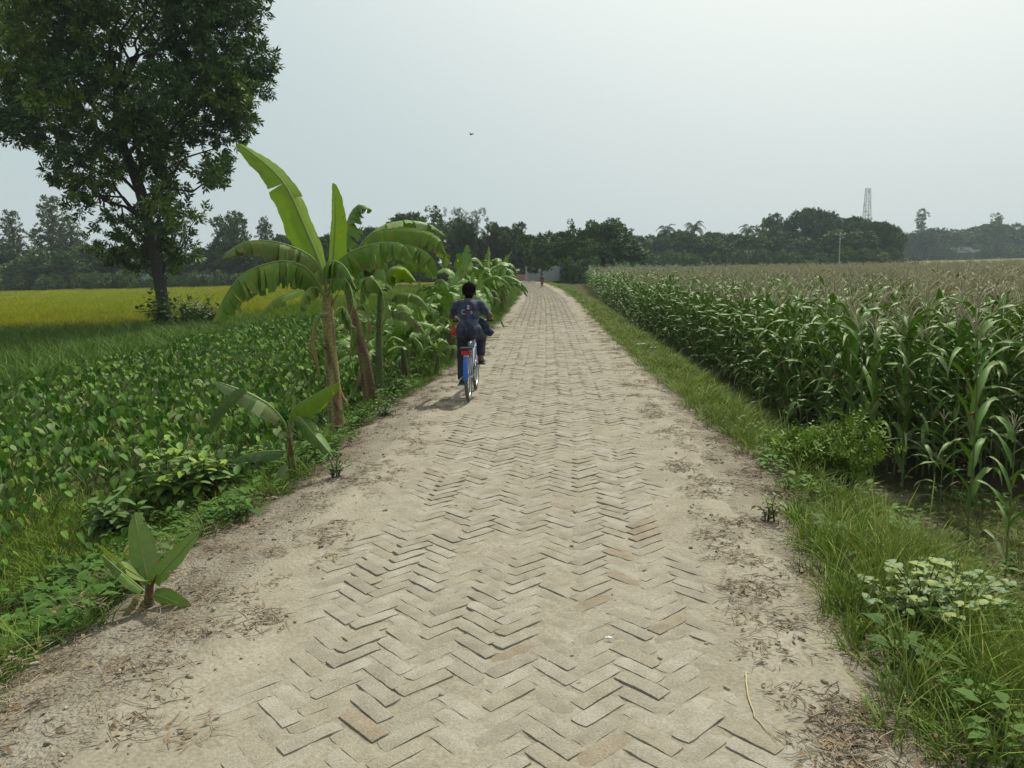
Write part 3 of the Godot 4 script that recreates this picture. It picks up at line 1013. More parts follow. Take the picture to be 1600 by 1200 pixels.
	add_banana_leaf(s2, pts([[456, 735], [446, 726, 0.04], [434, 738, 0.1], [426, 762, 0.14]], z), 0.06, Vector3(0.5, 0, 0.8), {"petiole": 0.2, "fold": -0.2, "bend": -0.8, "tear": 0.05, "tone": grey, "stalk": 0.006})
	add_banana_leaf(s2, pts([[453, 690], [446, 676, 0.06], [436, 680, 0.12], [442, 696, 0.16]], z), 0.05, Vector3(0.7, 0, 0.7), {"petiole": 0.25, "fold": -0.3, "bend": -0.8, "tear": 0.0, "tone": grey, "stalk": 0.006})
	add_banana_leaf(s2, pts([[456, 715], [461, 700, 0.04], [464, 690, 0.06]], z), 0.012, Vector3(0.7, 0, 0.7), {"petiole": 0.1, "fold": -0.3, "bend": -0.3, "tear": 0.0, "tone": Color(0.2, 0.22, 0.08), "stalk": 0.008})

	# the row that follows the lane into the distance
	var row := [[11.9, -2.75, 1.3, 7], [12.3, -1.8, 0.75, 6], [13.0, -3.0, 1.5, 7], [14.0, -1.75, 0.9, 6], [16.2, -2.95, 1.75, 8], [17.6, -1.65, 1.0, 6], [20.0, -1.65, 1.2, 6], [22.0, -2.8, 2.0, 8], [25.5, -2.6, 2.2, 8], [28.0, -1.6, 1.6, 7], [33.0, -1.7, 1.7, 7], [12.6, -2.35, 1.25, 7], [13.6, -2.0, 1.05, 6], [14.6, -2.6, 1.55, 7], [15.6, -1.95, 1.5, 7], [17.0, -2.25, 1.75, 8], [18.6, -1.85, 1.5, 7], [19.0, -2.7, 1.7, 7], [21.0, -2.0, 1.9, 8], [23.2, -2.3, 2.3, 8], [24.6, -1.8, 1.7, 7], [26.5, -2.1, 2.5, 8], [29.0, -2.0, 2.3, 8], [31.5, -2.3, 2.1, 7], [35.0, -2.0, 1.9, 7], [39.0, -2.2, 1.8, 7]]
	for k in row.size():
		var e: Array = row[k]
		var x: float = centre(e[0]) + e[1]
		generic_banana(Vector3(x, gy(x, -e[0]) - 0.02, -e[0]), e[2], e[3], 700 + k * 13, "young banana plant in the crowded row beside the lane beyond the rider" if e[0] > 14.0 else "low bushy banana plant with ragged leaves behind the slim green stem", "banana plants along the lane")
# ---------------------------------------------------------------- crops
func in_view(x: float, y: float, z: float, margin := 0.0) -> bool:
	var v := Vector3(x, y - EYE, z)
	var d := v.dot(cam_fwd)
	if d < 0.6:
		return false
	return absf(v.dot(cam_right)) / d < 800.0 / FOCAL + margin and absf(v.dot(cam_up)) / d < 600.0 / FOCAL + margin

func scatter(name_of: String, protos: Array, mat: Material, spots: Array, label: String, category: String) -> void:
	# spots: [Transform3D, tint]; one object that holds a child for each shape
	var root := Node3D.new()
	root.name = numbered(name_of)
	add_child(root)
	tag(root, label, category, "", "stuff")
	var lists := []
	for k in protos.size():
		lists.append([[], []])
	for s in spots:
		var k := rng.randi() % protos.size()
		lists[k][0].append(s[0])
		lists[k][1].append(s[1] * 2.2 if mat == M.grass else s[1])    # blades carry about half their tuft's colour
	for k in protos.size():
		if lists[k][0].size():
			var o := many(name_of, protos[k], mat, lists[k][0], lists[k][1], root)
			o.set_meta("kind", "stuff")

func build_fields() -> void:
	rng.seed = 88
	# ripening rice on the left, a green plot beside it, and tall grass on the dike in the tree's shade
	var rice := []
	for k in 4:
		rice.append(grass_tuft(46, 0.72, 0.018, 0.34, 0.75, 300 + k, 3).mesh())
	var spots := []
	var green := []
	var d := 31.0
	while d < 150.0:
		var gap := 0.30 + (d - 31.0) * 0.007
		var x := -0.75 * d - 6.0
		while x < 2.0:
			var xx := x + rr(-0.5, 0.5) * gap
			var zz := -d + rr(-0.5, 0.5) * gap
			x += gap
			var u := xx - centre(-zz)
			if u > -3.4 or not in_view(xx, 0, zz, 0.05):
				continue
			if gy(xx, zz) > -0.35:
				continue
			var big := 1.0 + (d - 31.0) * 0.012
			var n := noise_a.get_noise_2d(xx * 0.08, zz * 0.08)
			var n2 := noise_a.get_noise_2d(xx * 0.6, zz * 0.6)
			var edge := -11.5 - 0.03 * d
			var xf := upright(on_ground(xx, zz, 0.03), rr(0, TAU), Vector3(big, rr(0.85, 1.1), big), rr(0, 0.12), rr(0, TAU))
			if xx < edge:
				if -zz < 34.0 + n * 4.0 + n2 * 3.0:
					continue
				var c := Color(0.31, 0.30, 0.010).lerp(Color(0.25, 0.30, 0.010), clampf(0.5 + n * 1.6, 0, 1))
				if -zz < 45.0 and n2 > 0.22:
					c = Color(0.28, 0.21, 0.03)
				spots.append([xf, c * rr(0.88, 1.1)])
			else:
				green.append([xf, Color(0.12, 0.20, 0.015).lerp(Color(0.16, 0.22, 0.015), clampf(0.5 + n, 0, 1)) * rr(0.85, 1.1)])
		d += gap * 0.9
	scatter("rice_crop", rice, M.grass, spots, "ripening yellow rice filling the paddy behind the big tree", "rice")
	scatter("young_rice", rice, M.grass, green, "bright green young rice in the plot behind the banana row", "rice")

	var tall := []
	for k in 4:
		tall.append(grass_tuft(34, 0.95, 0.016, 0.26, 1.1, 340 + k, 4).mesh())
	spots = []
	d = 11.0
	while d < 35.0:
		var x := -0.75 * d - 3.0
		while x < -8.0:
			var xx := x + rr(-0.2, 0.2)
			var zz := -d + rr(-0.2, 0.2)
			x += 0.36
			var u := xx - centre(-zz)
			if u > -9.8 + noise_a.get_noise_2d(zz * 0.3, 2.0) * 1.2 or not in_view(xx, 0, zz, 0.05):
				continue
			if -zz > 32.5 and u > -14.0:
				continue
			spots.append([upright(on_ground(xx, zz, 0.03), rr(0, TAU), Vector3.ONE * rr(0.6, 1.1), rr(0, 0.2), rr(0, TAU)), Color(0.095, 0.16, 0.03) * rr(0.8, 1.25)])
		d += 0.33
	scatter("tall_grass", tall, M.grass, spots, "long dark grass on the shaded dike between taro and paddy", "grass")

# ---------------------------------------------------------------- taro
func taro_edge(d: float) -> float:
	return table([[0.0, 2.55], [4.0, 2.65], [5.5, 2.7], [8.0, 2.75], [14.0, 2.6], [30.0, 2.4]], d)

func build_taro() -> void:
	rng.seed = 97
	var tones := [Color(0.075, 0.165, 0.02), Color(0.10, 0.20, 0.022), Color(0.055, 0.13, 0.018), Color(0.14, 0.22, 0.03), Color(0.16, 0.21, 0.085)]
	var shapes := []
	for k in 10:
		shapes.append(taro_leaf(rr(0.26, 0.46), rr(0.08, 0.26), rr(0.075, 0.135), rr(-1.5, 0.2), tones[k % 5] * rr(0.9, 1.1)))
	shapes.append(taro_leaf(0.25, 0.2, 0.2, -0.9, Color(0.22, 0.2, 0.05)))
	var meshes := []
	for s in shapes:
		s.normals()
		meshes.append(s.mesh(false))
	# whole plants for the many further off
	var clumps := []
	for k in 8:
		var mb := MB.new()
		var turn := rr(0, TAU)
		for j in 8:
			mb.join(shapes[rng.randi() % 11 if rng.randf() < 0.1 else rng.randi() % 10], Transform3D(Basis(Vector3.UP, turn + j * 0.785 + rr(-0.3, 0.3)).scaled(Vector3.ONE * rr(0.7, 1.15)), Vector3(rr(-0.03, 0.03), 0, rr(-0.03, 0.03))))
		clumps.append(mb.mesh(false))
	var spots := []
	var d := 3.4
	while d < 33.0:
		var gap := 0.25
		var x := -0.72 * d - 2.0
		while x < 0.0:
			var xx := x + rr(-0.45, 0.45) * gap
			var zz := -d + rr(-0.45, 0.45) * gap
			x += gap
			var u := xx - centre(-zz)
			if u > -taro_edge(-zz) - 0.12 or u < -10.2 + noise_a.get_noise_2d(zz * 0.3, 2.0) * 1.2 or not in_view(xx, -0.2, zz, 0.06):
				continue
			# thinner towards the near end of the field
			if rng.randf() > smoothstep(5.5, 10.0, -zz - u * 0.2) * 0.8 + 0.2:
				continue
			if Vector2(xx - zp(260, 515, -33.0).x, zz + 33.0).length() < 1.3:
				continue
			spots.append([Vector2(xx, zz).length(), xx, zz])
		d += gap * 0.92
	spots.sort_custom(func(a, b): return a[0] < b[0])
	var rest := []
	for k in spots.size():
		var xx: float = spots[k][1]
		var zz: float = spots[k][2]
		var size := rr(0.65, 1.0) * lerpf(0.72, 1.12, smoothstep(4.0, 10.0, -zz))
		var at := on_ground(xx, zz, 0.02)
		if k < 300:
			var near := -zz < 6.5
			var o := thing("taro_plant", at, "heart-leaved taro plant standing apart in thin rows at the open field end" if near else "heart-leaved taro plant in the dense part of the field below the bananas", "taro plant", "taro plants in the thin rows" if near else "taro plants in the dense field", rr(0, TAU))
			o.scale = Vector3.ONE * size
			for j in 8:
				var pick := 10 if rng.randf() < 0.03 else rng.randi() % 10
				var lf := part(o, "leaf", meshes[pick], M.taro)
				lf.transform = Transform3D(Basis(Vector3.UP, j * 0.785 + rr(-0.3, 0.3)).scaled(Vector3.ONE * rr(0.7, 1.15)), Vector3.ZERO)
		else:
			rest.append([upright(at, rr(0, TAU), Vector3.ONE * size, rr(0, 0.15), rr(0, TAU)), Color(1, 1, 1) * rr(0.85, 1.15)])
	scatter("taro_crop", clumps, M.taro, rest, "dense far part of the taro field, leaves closing over the soil", "taro")

# ---------------------------------------------------------------- maize
func corn_edge(d: float) -> float:    # x of the row beside the lane
	return table([[7.0, 3.75], [8.3, 3.85], [10.7, 3.9], [14.5, 4.35], [19.5, 4.45], [25.0, 4.5], [40.0, 5.3], [60.0, 6.8], [90.0, 9.0]], d)

func corn_front(x: float) -> float:   # d of the first row across
	return 7.95 - 0.65 * smoothstep(4.2, 6.0, x)

func maize_parts(dry: float, seed_no: int) -> Dictionary:
	rng.seed = seed_no
	var h := rr(1.62, 1.95)
	var green := Color(0.055, 0.145, 0.014)
	var pale := Color(0.115, 0.19, 0.03)
	var tan := Color(0.345, 0.305, 0.195)
	var leaves := []
	var count := 11
	for k in count:
		var q := (k + 1.2) / (count + 1.0)
		var dryness := clampf(dry * 1.5 - 0.25 + (0.35 if q < 0.22 else 0.0) + rr(-0.25, 0.25), 0, 1)
		var tone := green.lerp(pale, rr(0, 1)).lerp(tan, dryness)
		var lf := strap_leaf(rr(0.55, 0.85) * (0.75 if q > 0.85 else 1.0), rr(0.045, 0.072) * (1.0 - 0.35 * dryness), rr(0.75, 1.2), rr(1.7, 3.0) + 0.4 * dryness, rr(-0.7, 0.7), tone, tone.lerp(tan, 0.25 + 0.4 * dry))
		lf.normals()
		leaves.append([lf, Transform3D(Basis(Vector3.UP, (k % 2) * PI + rr(-0.45, 0.45)), Vector3(0, h * q, 0))])
	var stalk := MB.new()
	var sp := []
	var sr := []
	for k in 10:
		var q := k / 9.0
		sp.append(Vector3(0.02 * sin(q * 3.0 + seed_no), h * q, 0.02 * sin(q * 2.0)))
		sr.append(lerpf(0.013, 0.004, q))
	stalk.tube(sp, sr, 5, Color(0.12, 0.16, 0.05).lerp(tan, dry * 0.6), false)
	stalk.normals()
	var tassel := MB.new()
	for k in 9:
		var a := k * 2.4
		var out := Vector3(cos(a), 0, sin(a)) * (0.11 if k else 0.0)
		var b := Vector3(0, h - 0.02 + k * 0.012, 0)
		tassel.tube([b, b + out * 0.6 + Vector3(0, 0.12, 0), b + out * 1.3 + Vector3(0, 0.17 + (0.1 if k == 0 else 0.0), 0)], [0.003, 0.005, 0.003], 3, Color(0.37, 0.335, 0.215) * rr(0.85, 1.15), false)
	tassel.normals()
	var ear := MB.new()
	var ea := rr(0, TAU)
	var eb := Basis(Vector3.UP, ea) * Basis(Vector3.BACK, -0.45)
	var husk := MB.new()
	husk.lathe(Vector3.ZERO, [Vector2(0.012, 0), Vector2(0.026, 0.05), Vector2(0.028, 0.11), Vector2(0.018, 0.17), Vector2(0.006, 0.2)], 8, Color(0.16, 0.2, 0.06).lerp(tan, dry))
	for k in 6:
		husk.tube([Vector3(0, 0.19, 0), Vector3(rr(-0.02, 0.02), 0.225, rr(-0.02, 0.02)), Vector3(rr(-0.04, 0.04), 0.215, rr(-0.04, 0.04))], [0.003, 0.003, 0.002], 3, Color(0.3, 0.13, 0.06), false)
	husk.normals()
	ear.join(husk, Transform3D(eb, Vector3(0.0, h * rr(0.42, 0.5), 0)))
	return {"leaves": leaves, "stalk": stalk, "tassel": tassel, "ear": ear, "height": h}

func maize_whole(p: Dictionary) -> MB:
	var mb := MB.new()
	for l in p.leaves:
		mb.join(l[0], l[1])
	for s in [p.stalk, p.tassel, p.ear]:
		mb.join(s, Transform3D())
	return mb

func maize_plant(p: Dictionary, at: Vector3, label: String, group: String) -> Node3D:
	var o := thing("maize_plant", at, label, "maize plant", group)
	part(o, "stalk", p.stalk.mesh(false), M.maize)
	for l in p.leaves:
		var lf := part(o, "leaf", l[0].mesh(false), M.maize)
		lf.transform = l[1]
	part(o, "tassel", p.tassel.mesh(false), M.straw)
	part(o, "ear", p.ear.mesh(false), M.maize)
	return o

func build_maize() -> void:
	var green := []
	var green_m := []
	for k in 7:
		green.append(maize_parts(0.05 + 0.05 * (k % 3), 1200 + k))
		green_m.append(maize_whole(green[-1]).mesh(false))
	var dry_m := []
	for k in 6:
		dry_m.append(maize_whole(maize_parts(0.66 + 0.09 * (k % 4), 1300 + k)).mesh(false))
	rng.seed = 61
	var spots := []
	var d := 7.4
	while d < 112.0:
		var gap := 0.33 + maxf(0.0, d - 16.0) * 0.008
		var x := corn_edge(d)
		while x < 0.72 * d + 5.0:
			var xx := x + rr(-0.07, 0.07)
			var zz := -d + rr(-0.5, 0.5) * gap * 0.6
			x += gap * 1.15
			if -zz < corn_front(xx) or not in_view(xx, 0.6, zz, 0.09):
				continue
			if -zz > 82.0 - 1.4 * maxf(0.0, xx - 14.0):
				continue
			spots.append([Vector2(xx, zz).length(), xx, zz])
		d += gap * 0.62
	spots.sort_custom(func(a, b): return a[0] < b[0])
	# the ones that show largest stand along the two open sides
	var shown := []
	var hidden := []
	for s in spots:
		var depth := minf(s[1] - corn_edge(-s[2]), -s[2] - corn_front(s[1]))
		if shown.size() < 300 and (depth < 0.75 and s[0] < 34.0 or depth < 1.6 and s[0] < 13.0):
			shown.append(s)
		else:
			hidden.append(s)
	var protos := []
	for k in shown.size():
		var s: Array = shown[k]
		var at := on_ground(s[1], s[2], 0.02)
		var front: bool = -s[2] - corn_front(s[1]) < 1.6 and s[1] > corn_edge(-s[2]) + 0.5
		var label := "green maize plant in the front rows facing the weedy bank" if front else "green maize plant along the side of the field by the grassy ditch"
		var group := "maize plants in the front rows" if front else "maize plants along the field side"
		var o: Node3D
		var size := Vector3(1, rr(0.86, 1.08), 1)
		if k < 150:
			if protos.size() < 7:
				o = maize_plant(green[protos.size()], at, label, group)
				protos.append(o)
			else:
				o = copy_of(protos[rng.randi() % 7], label, group)
		else:
			o = single("maize_plant", green_m[rng.randi() % 7], M.maize, at, label, "maize plant", group)
		o.transform = upright(at, rr(0, TAU), size, rr(0, 0.1), rr(0, TAU))
	var lush := []
	var drying := []
	for s in hidden:
		var xx: float = s[1]
		var zz: float = s[2]
		var depth := minf(xx - corn_edge(-zz), (-zz - corn_front(xx)) * 0.8)
		var n := noise_a.get_noise_2d(xx * 0.09 + 7.0, zz * 0.09)
		var n2 := noise_a.get_noise_2d(xx * 0.5, zz * 0.5 + 30.0)
		var dryness := smoothstep(1.5, 4.8, depth + n * 3.0 + n2 * 3.5)
		if -zz > 52.0 and xx < 0.34 * -zz:
			dryness *= 1.0 - smoothstep(50.0, 58.0, -zz + n2 * 6.0)
		var size := Vector3(1.0 + maxf(0.0, -zz - 20.0) * 0.004, rr(0.86, 1.08), 1.0 + maxf(0.0, -zz - 20.0) * 0.004)
		var xf := upright(on_ground(xx, zz, 0.02), rr(0, TAU), size, rr(0, 0.1), rr(0, TAU))
		if rng.randf() < dryness * 0.93:
			drying.append([xf, Color(1, 1, 1) * rr(0.85, 1.15)])
		else:
			lush.append([xf, Color(1, 1, 1) * rr(0.85, 1.2)])
	scatter("maize_crop", green_m, M.maize, lush, "mass of green maize standing behind the first rows", "maize")
	scatter("dry_maize_crop", dry_m, M.dry, drying, "drying tan maize with tassels across the middle of the field", "maize")
	# self-sown plants in the grass before the field
	var loners := [[1512, 822, 1.0, "lone maize plant with a reddish ear silk rising from the grass before the field"], [1572, 905, 0.62, "short pale maize plant in the grass before the field, leaves yellowing"], [1470, 800, 0.5, "stunted maize seedling beside the bare earth of the bank foot"], [1612, 860, 0.75, "half-grown maize plant at the edge of the weedy bank before the field"]]
	for k in loners.size():
		var e: Array = loners[k]
		var p := ground_at(e[0], e[1], -0.6)
		var o := copy_of(protos[k], e[3], "lone maize plants before the field")
		o.transform = upright(p, 0.4 + k * 1.3, Vector3.ONE * e[2], 0.05, 1.0)
# ---------------------------------------------------------------- trees
func leaflet(mb: MB, at: Vector3, dir: Vector3, length: float, width: float, col: Color) -> void:
	var side := dir.cross(Vector3.UP)
	side = (side if side.length() > 0.05 else Vector3.RIGHT).normalized()
	side = side.rotated(dir, rr(-0.9, 0.9))
	var sag := Vector3(0, -0.18 * length, 0)
	var a := mb.vert(at, col)
	var b := mb.vert(at + dir * length * 0.45 + side * width * 0.5, col)
	var c := mb.vert(at + dir * length + sag, col)
	var d := mb.vert(at + dir * length * 0.45 - side * width * 0.5, col)
	mb.quad(a, b, c, d)

# a twig end: leaflets fanning out and drooping
func spray(leaves: int, length: float, width: float, reach: float) -> MB:
	var mb := MB.new()
	for k in leaves:
		var q := (k + 0.5) / leaves
		var a := k * 2.4 + rr(-0.4, 0.4)
		var at := Vector3(0, 0, reach * q)
		var dir := (Vector3(cos(a), sin(a) * 0.7 - 0.25, 0.35 + 0.5 * q)).normalized()
		leaflet(mb, at, dir, length * rr(0.75, 1.15), width * rr(0.8, 1.2), Color(1, 1, 1) * rr(0.75, 1.2))
	mb.normals()
	return mb

func facing(dir: Vector3, at: Vector3, size: float, roll: float) -> Transform3D:
	var up := Vector3.UP if absf(dir.y) < 0.95 else Vector3.RIGHT
	var b := Basis.looking_at(-dir, up) * Basis(Vector3.BACK, roll)
	return Transform3D(b.scaled(Vector3.ONE * size), at)

func random_dir() -> Vector3:
	var y := rr(-1, 1)
	var a := rr(0, TAU)
	return Vector3(cos(a) * sqrt(1 - y * y), y, sin(a) * sqrt(1 - y * y))

# fill balls with twig ends, mostly near their surface
func fill_crown(crown: MB, balls: Array, sprays: Array, per_area: float, size: float, tones: Array, inner := 0.5) -> void:
	for ball in balls:
		var r: Vector3 = ball[1]
		var mean := (r.x + r.y + r.z) / 3.0
		var count := int(per_area * mean * mean * 12.6)
		var tone: Color = tones[rng.randi() % tones.size()]
		for k in count:
			var dir := random_dir()
			var at: Vector3 = ball[0] + dir * r * pow(rr(inner, 1.0), 0.6) * rr(0.75, 1.08)
			var look := (dir + random_dir() * 0.55 + Vector3(0, -0.15, 0)).normalized()
			var col := tone * rr(0.75, 1.25)
			crown.join(sprays[rng.randi() % sprays.size()], facing(look, at, size * rr(0.7, 1.3), rr(0, TAU)), col)

func limb(mb: MB, a: Vector3, b: Vector3, ra: float, rb: float, wobble := 0.08, sides := 6) -> void:
	var list := []
	var rads := []
	var len := a.distance_to(b)
	for k in 6:
		var q := k / 5.0
		var p := a.lerp(b, q) + Vector3(0, 0.10 * len * sin(q * PI) * 0.6, 0)
		if k > 0 and k < 5:
			p += random_dir() * wobble * len * 0.4
		list.append(p)
		rads.append(lerpf(ra, rb, q))
	mb.tube(list, rads, sides)

func build_big_tree() -> void:
	rng.seed = 2024
	var z := -33.0
	var base := zp(261, 516, z)
	base.y = gy(base.x, z) - 0.1
	var t := thing("roadside_tree", base, "large dark leafy tree standing alone at the paddy edge", "tree")
	var m_px := 33.6 / FOCAL     # metres in a pixel at that distance
	var trunk := MB.new()
	var way := []
	for p in [[261, 520], [256, 480], [249, 440], [242, 400], [232, 350], [223, 310], [211, 275], [198, 240], [184, 205], [181, 150], [178, 90]]:
		way.append(zp(p[0], p[1], z) - base)
	way[0].y = -0.1
	trunk.tube(smooth_path(way, 18), [0.36, 0.28, 0.255, 0.24, 0.23, 0.225, 0.22, 0.215, 0.235, 0.225, 0.21, 0.19, 0.17, 0.15, 0.13, 0.11, 0.09, 0.06], 10)
	var spots := []
	for row in [[-95, [120, 190, 250, 310], 42], [-50, [60, 120, 180, 250, 310, 365], 46], [-5, [5, 55, 110, 165, 235, 300, 355, 395], 45], [45, [-5, 40, 95, 150, 225, 285, 340, 390], 44], [90, [0, 55, 105, 150, 250, 300, 355, 402], 42], [130, [20, 75, 130, 200, 255, 310, 365, 400], 40], [170, [-10, 35, 85, 135, 205, 255, 305, 350, 385], 36], [205, [15, 60, 110, 155, 215, 262, 320, 365], 32], [240, [75, 120, 165, 235, 268, 340], 28], [270, [85, 125, 160, 245, 325, 345], 24], [300, [120, 140, 255, 275], 20], [322, [128, 258, 300], 15]]:
		for x in row[1]:
			spots.append([205.0 + (x - 205.0) * 0.94 + rr(-8, 8), row[0] + rr(-7, 7), row[2] * rr(0.6, 1.02)])
	for low: Array in [[250, 345, 30], [285, 340, 26], [312, 332, 14], [188, 335, 22], [172, 352, 26], [152, 372, 17], [205, 375, 28], [238, 375, 32], [272, 370, 32], [255, 402, 36], [222, 405, 32], [290, 395, 26], [190, 400, 24], [262, 425, 18], [165, 395, 18], [228, 345, 24], [245, 320, 24], [210, 395, 28]]:
		spots.append([low[0], low[1], low[2] * 0.84])
	var sprays := [spray(11, 0.23, 0.078, 0.26), spray(12, 0.21, 0.074, 0.3), spray(10, 0.25, 0.082, 0.22)]
	var crown := MB.new()
	var boughs := MB.new()
	var tones := [Color(0.05, 0.10, 0.02), Color(0.07, 0.125, 0.02), Color(0.11, 0.17, 0.022), Color(0.055, 0.105, 0.025)]
	for s in spots:
		var r: float = s[2] * m_px
		var low: bool = s[1] > 325
		var depth: float = 2.0 if low else 4.3 * sqrt(maxf(0.1, 1.0 - pow((s[0] - 205.0) / 235.0, 2.0)))
		for k in (1 if low else 2):
			var at := zp(s[0] + (rr(-14, 14) if k else 0.0), s[1] + (rr(-14, 14) if k else 0.0), z + rr(-1, 1) * depth) - base
			fill_crown(crown, [[at, Vector3(r * 1.05, r * 0.85, r * 1.1)]], sprays, 6.6, 1.0, tones, 0.15)
			var from: Vector3 = way[clampi(int((520.0 - s[1]) / 430.0 * 9.0 - 1.0), 2, 9)]
			if k == 0 and rng.randf() < 0.45:
				limb(boughs, from, at, 0.075 if not low else 0.035, 0.015, 0.2, 5)
	part(t, "trunk", trunk.mesh(), M.bark)
	part(t, "limbs", boughs.mesh(), M.bark)
	part(t, "crown", crown.mesh(false), M.dull_leaf)

# trees for the far belts: made about 10 m tall at the origin, then placed and scaled
func far_tree(kind: String, seed_no: int) -> Array:
	rng.seed = seed_no
	var trunk := MB.new()
	var crown := MB.new()
	var sp := [spray(7, 0.46, 0.22, 0.35), spray(8, 0.42, 0.2, 0.4)]
	var dark := [Color(0.05, 0.09, 0.025), Color(0.065, 0.115, 0.025), Color(0.085, 0.135, 0.03)]
	var mid := [Color(0.075, 0.12, 0.03), Color(0.095, 0.145, 0.035), Color(0.06, 0.10, 0.03)]
	var balls := []
	match kind:
		"round":
			limb(trunk, Vector3(0, -0.4, 0), Vector3(0.2, 4.5, 0), 0.26, 0.16)
			for k in 15:
				var dir := random_dir()
				balls.append([Vector3(0, 6.0, 0) + dir * Vector3(2.6, 2.5, 2.6) * rr(0.6, 1.0), Vector3.ONE * rr(1.1, 1.7)])
			for k in 7:
				balls.append([Vector3(rr(-2.6, 2.6), rr(1.6, 3.6), rr(-2, 2)), Vector3.ONE * rr(0.9, 1.4)])
			fill_crown(crown, balls, sp, 5.0, 0.95, dark)
		"open":
			limb(trunk, Vector3(0, -0.4, 0), Vector3(0, 5.5, 0), 0.2, 0.12)
			for k in 14:
				var a := k * 2.4
				var y := 3.6 + 0.45 * k
				var p := Vector3(cos(a), 0, sin(a)) * rr(0.9, 2.3) + Vector3(0, y, 0)
				limb(trunk, Vector3(0, y - 1.6, 0), p, 0.07, 0.03, 0.1, 4)
				balls.append([p, Vector3(1.15, 0.8, 1.15) * rr(0.8, 1.25)])
			fill_crown(crown, balls, sp, 4.6, 0.9, mid, 0.2)
		"feathery":
			limb(trunk, Vector3(0, -0.4, 0), Vector3(0, 8.6, 0), 0.16, 0.06, 0.03)
			for k in 20:
				var q := k / 19.0
				var a := k * 2.4
				var w := 1.7 * pow(1.0 - q, 0.6) + 0.35
				var p := Vector3(cos(a), 0, sin(a)) * w * rr(0.45, 0.9) + Vector3(0, 2.8 + 6.6 * q, 0)
				limb(trunk, Vector3(0, p.y - 0.8, 0), p, 0.05, 0.02, 0.1, 4)
				balls.append([p, Vector3(0.85, 0.8, 0.85) * (1.15 - 0.55 * q) * rr(0.8, 1.2)])
			fill_crown(crown, balls, sp, 4.6, 0.66, [Color(0.085, 0.12, 0.045), Color(0.10, 0.135, 0.055), Color(0.075, 0.11, 0.04)], 0.2)
		"spreading":
			limb(trunk, Vector3(0, -0.4, 0), Vector3(0, 4.0, 0), 0.4, 0.28)
			for k in 26:
				var a := k * 2.4
				var r := 5.2 * sqrt((k + 0.5) / 26.0)
				var p := Vector3(cos(a) * r, 8.6 - 0.10 * r * r + rr(-0.4, 0.4), sin(a) * r)
				limb(trunk, Vector3(0, 3.6, 0), p, 0.12, 0.04, 0.1, 4)
				balls.append([p, Vector3(1.35, 0.75, 1.35) * rr(0.8, 1.2)])
			for k in 12:
				var a := k * 2.4
				balls.append([Vector3(cos(a) * 3.8, rr(1.5, 5.0), sin(a) * 3.8), Vector3.ONE * rr(1.0, 1.5)])
			fill_crown(crown, balls, sp, 4.2, 0.85, [Color(0.06, 0.10, 0.03), Color(0.07, 0.115, 0.03), Color(0.05, 0.085, 0.03)], 0.3)
		"slim":
			limb(trunk, Vector3(0, -0.4, 0), Vector3(0.4, 9.0, 0), 0.13, 0.05, 0.05)
			for k in 9:
				balls.append([Vector3(rr(-0.5, 0.6), 5.0 + 0.55 * k, rr(-0.5, 0.5)), Vector3.ONE * rr(0.55, 0.9)])
			fill_crown(crown, balls, sp, 3.2, 0.7, mid, 0.2)
		"bamboo":
			for k in 26:
				var a := k * 2.4
				var out := Vector3(cos(a), 0, sin(a))
				var h := rr(6.5, 10.0)
				var r := rr(0.4, 2.6)
				var way := [out * 0.5 * rr(0.2, 1.0) - Vector3(0, 0.3, 0), out * (0.5 + r * 0.25) + Vector3(0, h * 0.55, 0), out * (0.6 + r * 0.7) + Vector3(0, h * 0.9, 0), out * (0.8 + r * 1.25) + Vector3(0, h * 0.95, 0)]
				var path := smooth_path(way, 9)
				trunk.tube(path, [0.05, 0.05, 0.045, 0.04, 0.035, 0.03, 0.02, 0.015, 0.01], 4)
				for j in range(2, 9):
					balls.append([path[j], Vector3.ONE * rr(0.4, 0.75) * (1.0 if j < 7 else 0.6)])
			fill_crown(crown, balls, [spray(9, 0.34, 0.085, 0.3)], 3.6, 0.9, [Color(0.06, 0.10, 0.035), Color(0.075, 0.115, 0.04), Color(0.05, 0.085, 0.03)], 0.1)
		"bush":
			for k in 4:
				limb(trunk, Vector3(0, -0.2, 0), Vector3(rr(-1, 1), rr(1.5, 2.5), rr(-1, 1)), 0.07, 0.03, 0.1, 4)
			for k in 10:
				balls.append([Vector3(rr(-2.6, 2.6), rr(0.5, 2.6), rr(-1.8, 1.8)), Vector3.ONE * rr(0.8, 1.3)])
			fill_crown(crown, balls, sp, 4.2, 0.9, mid)
	return [trunk.mesh(), crown.mesh(false)]

func palm_shapes(seed_no: int) -> Array:
	rng.seed = seed_no
	var trunk := MB.new()
	trunk.tube(smooth_path([Vector3(0, -0.3, 0), Vector3(0.3, 4, 0.1), Vector3(0.2, 8, 0)], 8), [0.2, 0.16, 0.15, 0.14, 0.135, 0.13, 0.12, 0.14], 7)
	var frond := MB.new()
	var path := smooth_path([Vector3.ZERO, Vector3(0.9, 0.75, 0), Vector3(2.0, 0.75, 0), Vector3(2.9, -0.2, 0)], 15)
	frond.tube(path, range(15).map(func(k): return lerpf(0.035, 0.01, k / 14.0)), 4, Color(0.1, 0.12, 0.04))
	for k in range(1, 15):
		for hand: float in [-1.0, 1.0]:
			for e in 2:
				var at: Vector3 = path[k] - Vector3(0.1 * e, 0, 0)
				var dir := Vector3(0.45, -0.45, 0.85 * hand).normalized()
				var len := 0.75 * sin(PI * (0.12 + 0.8 * k / 15.0)) + 0.1
				leaflet(frond, at, dir, len, 0.09, Color(0.07, 0.11, 0.035) * rr(0.8, 1.2))
	return [trunk.mesh(), frond.mesh()]
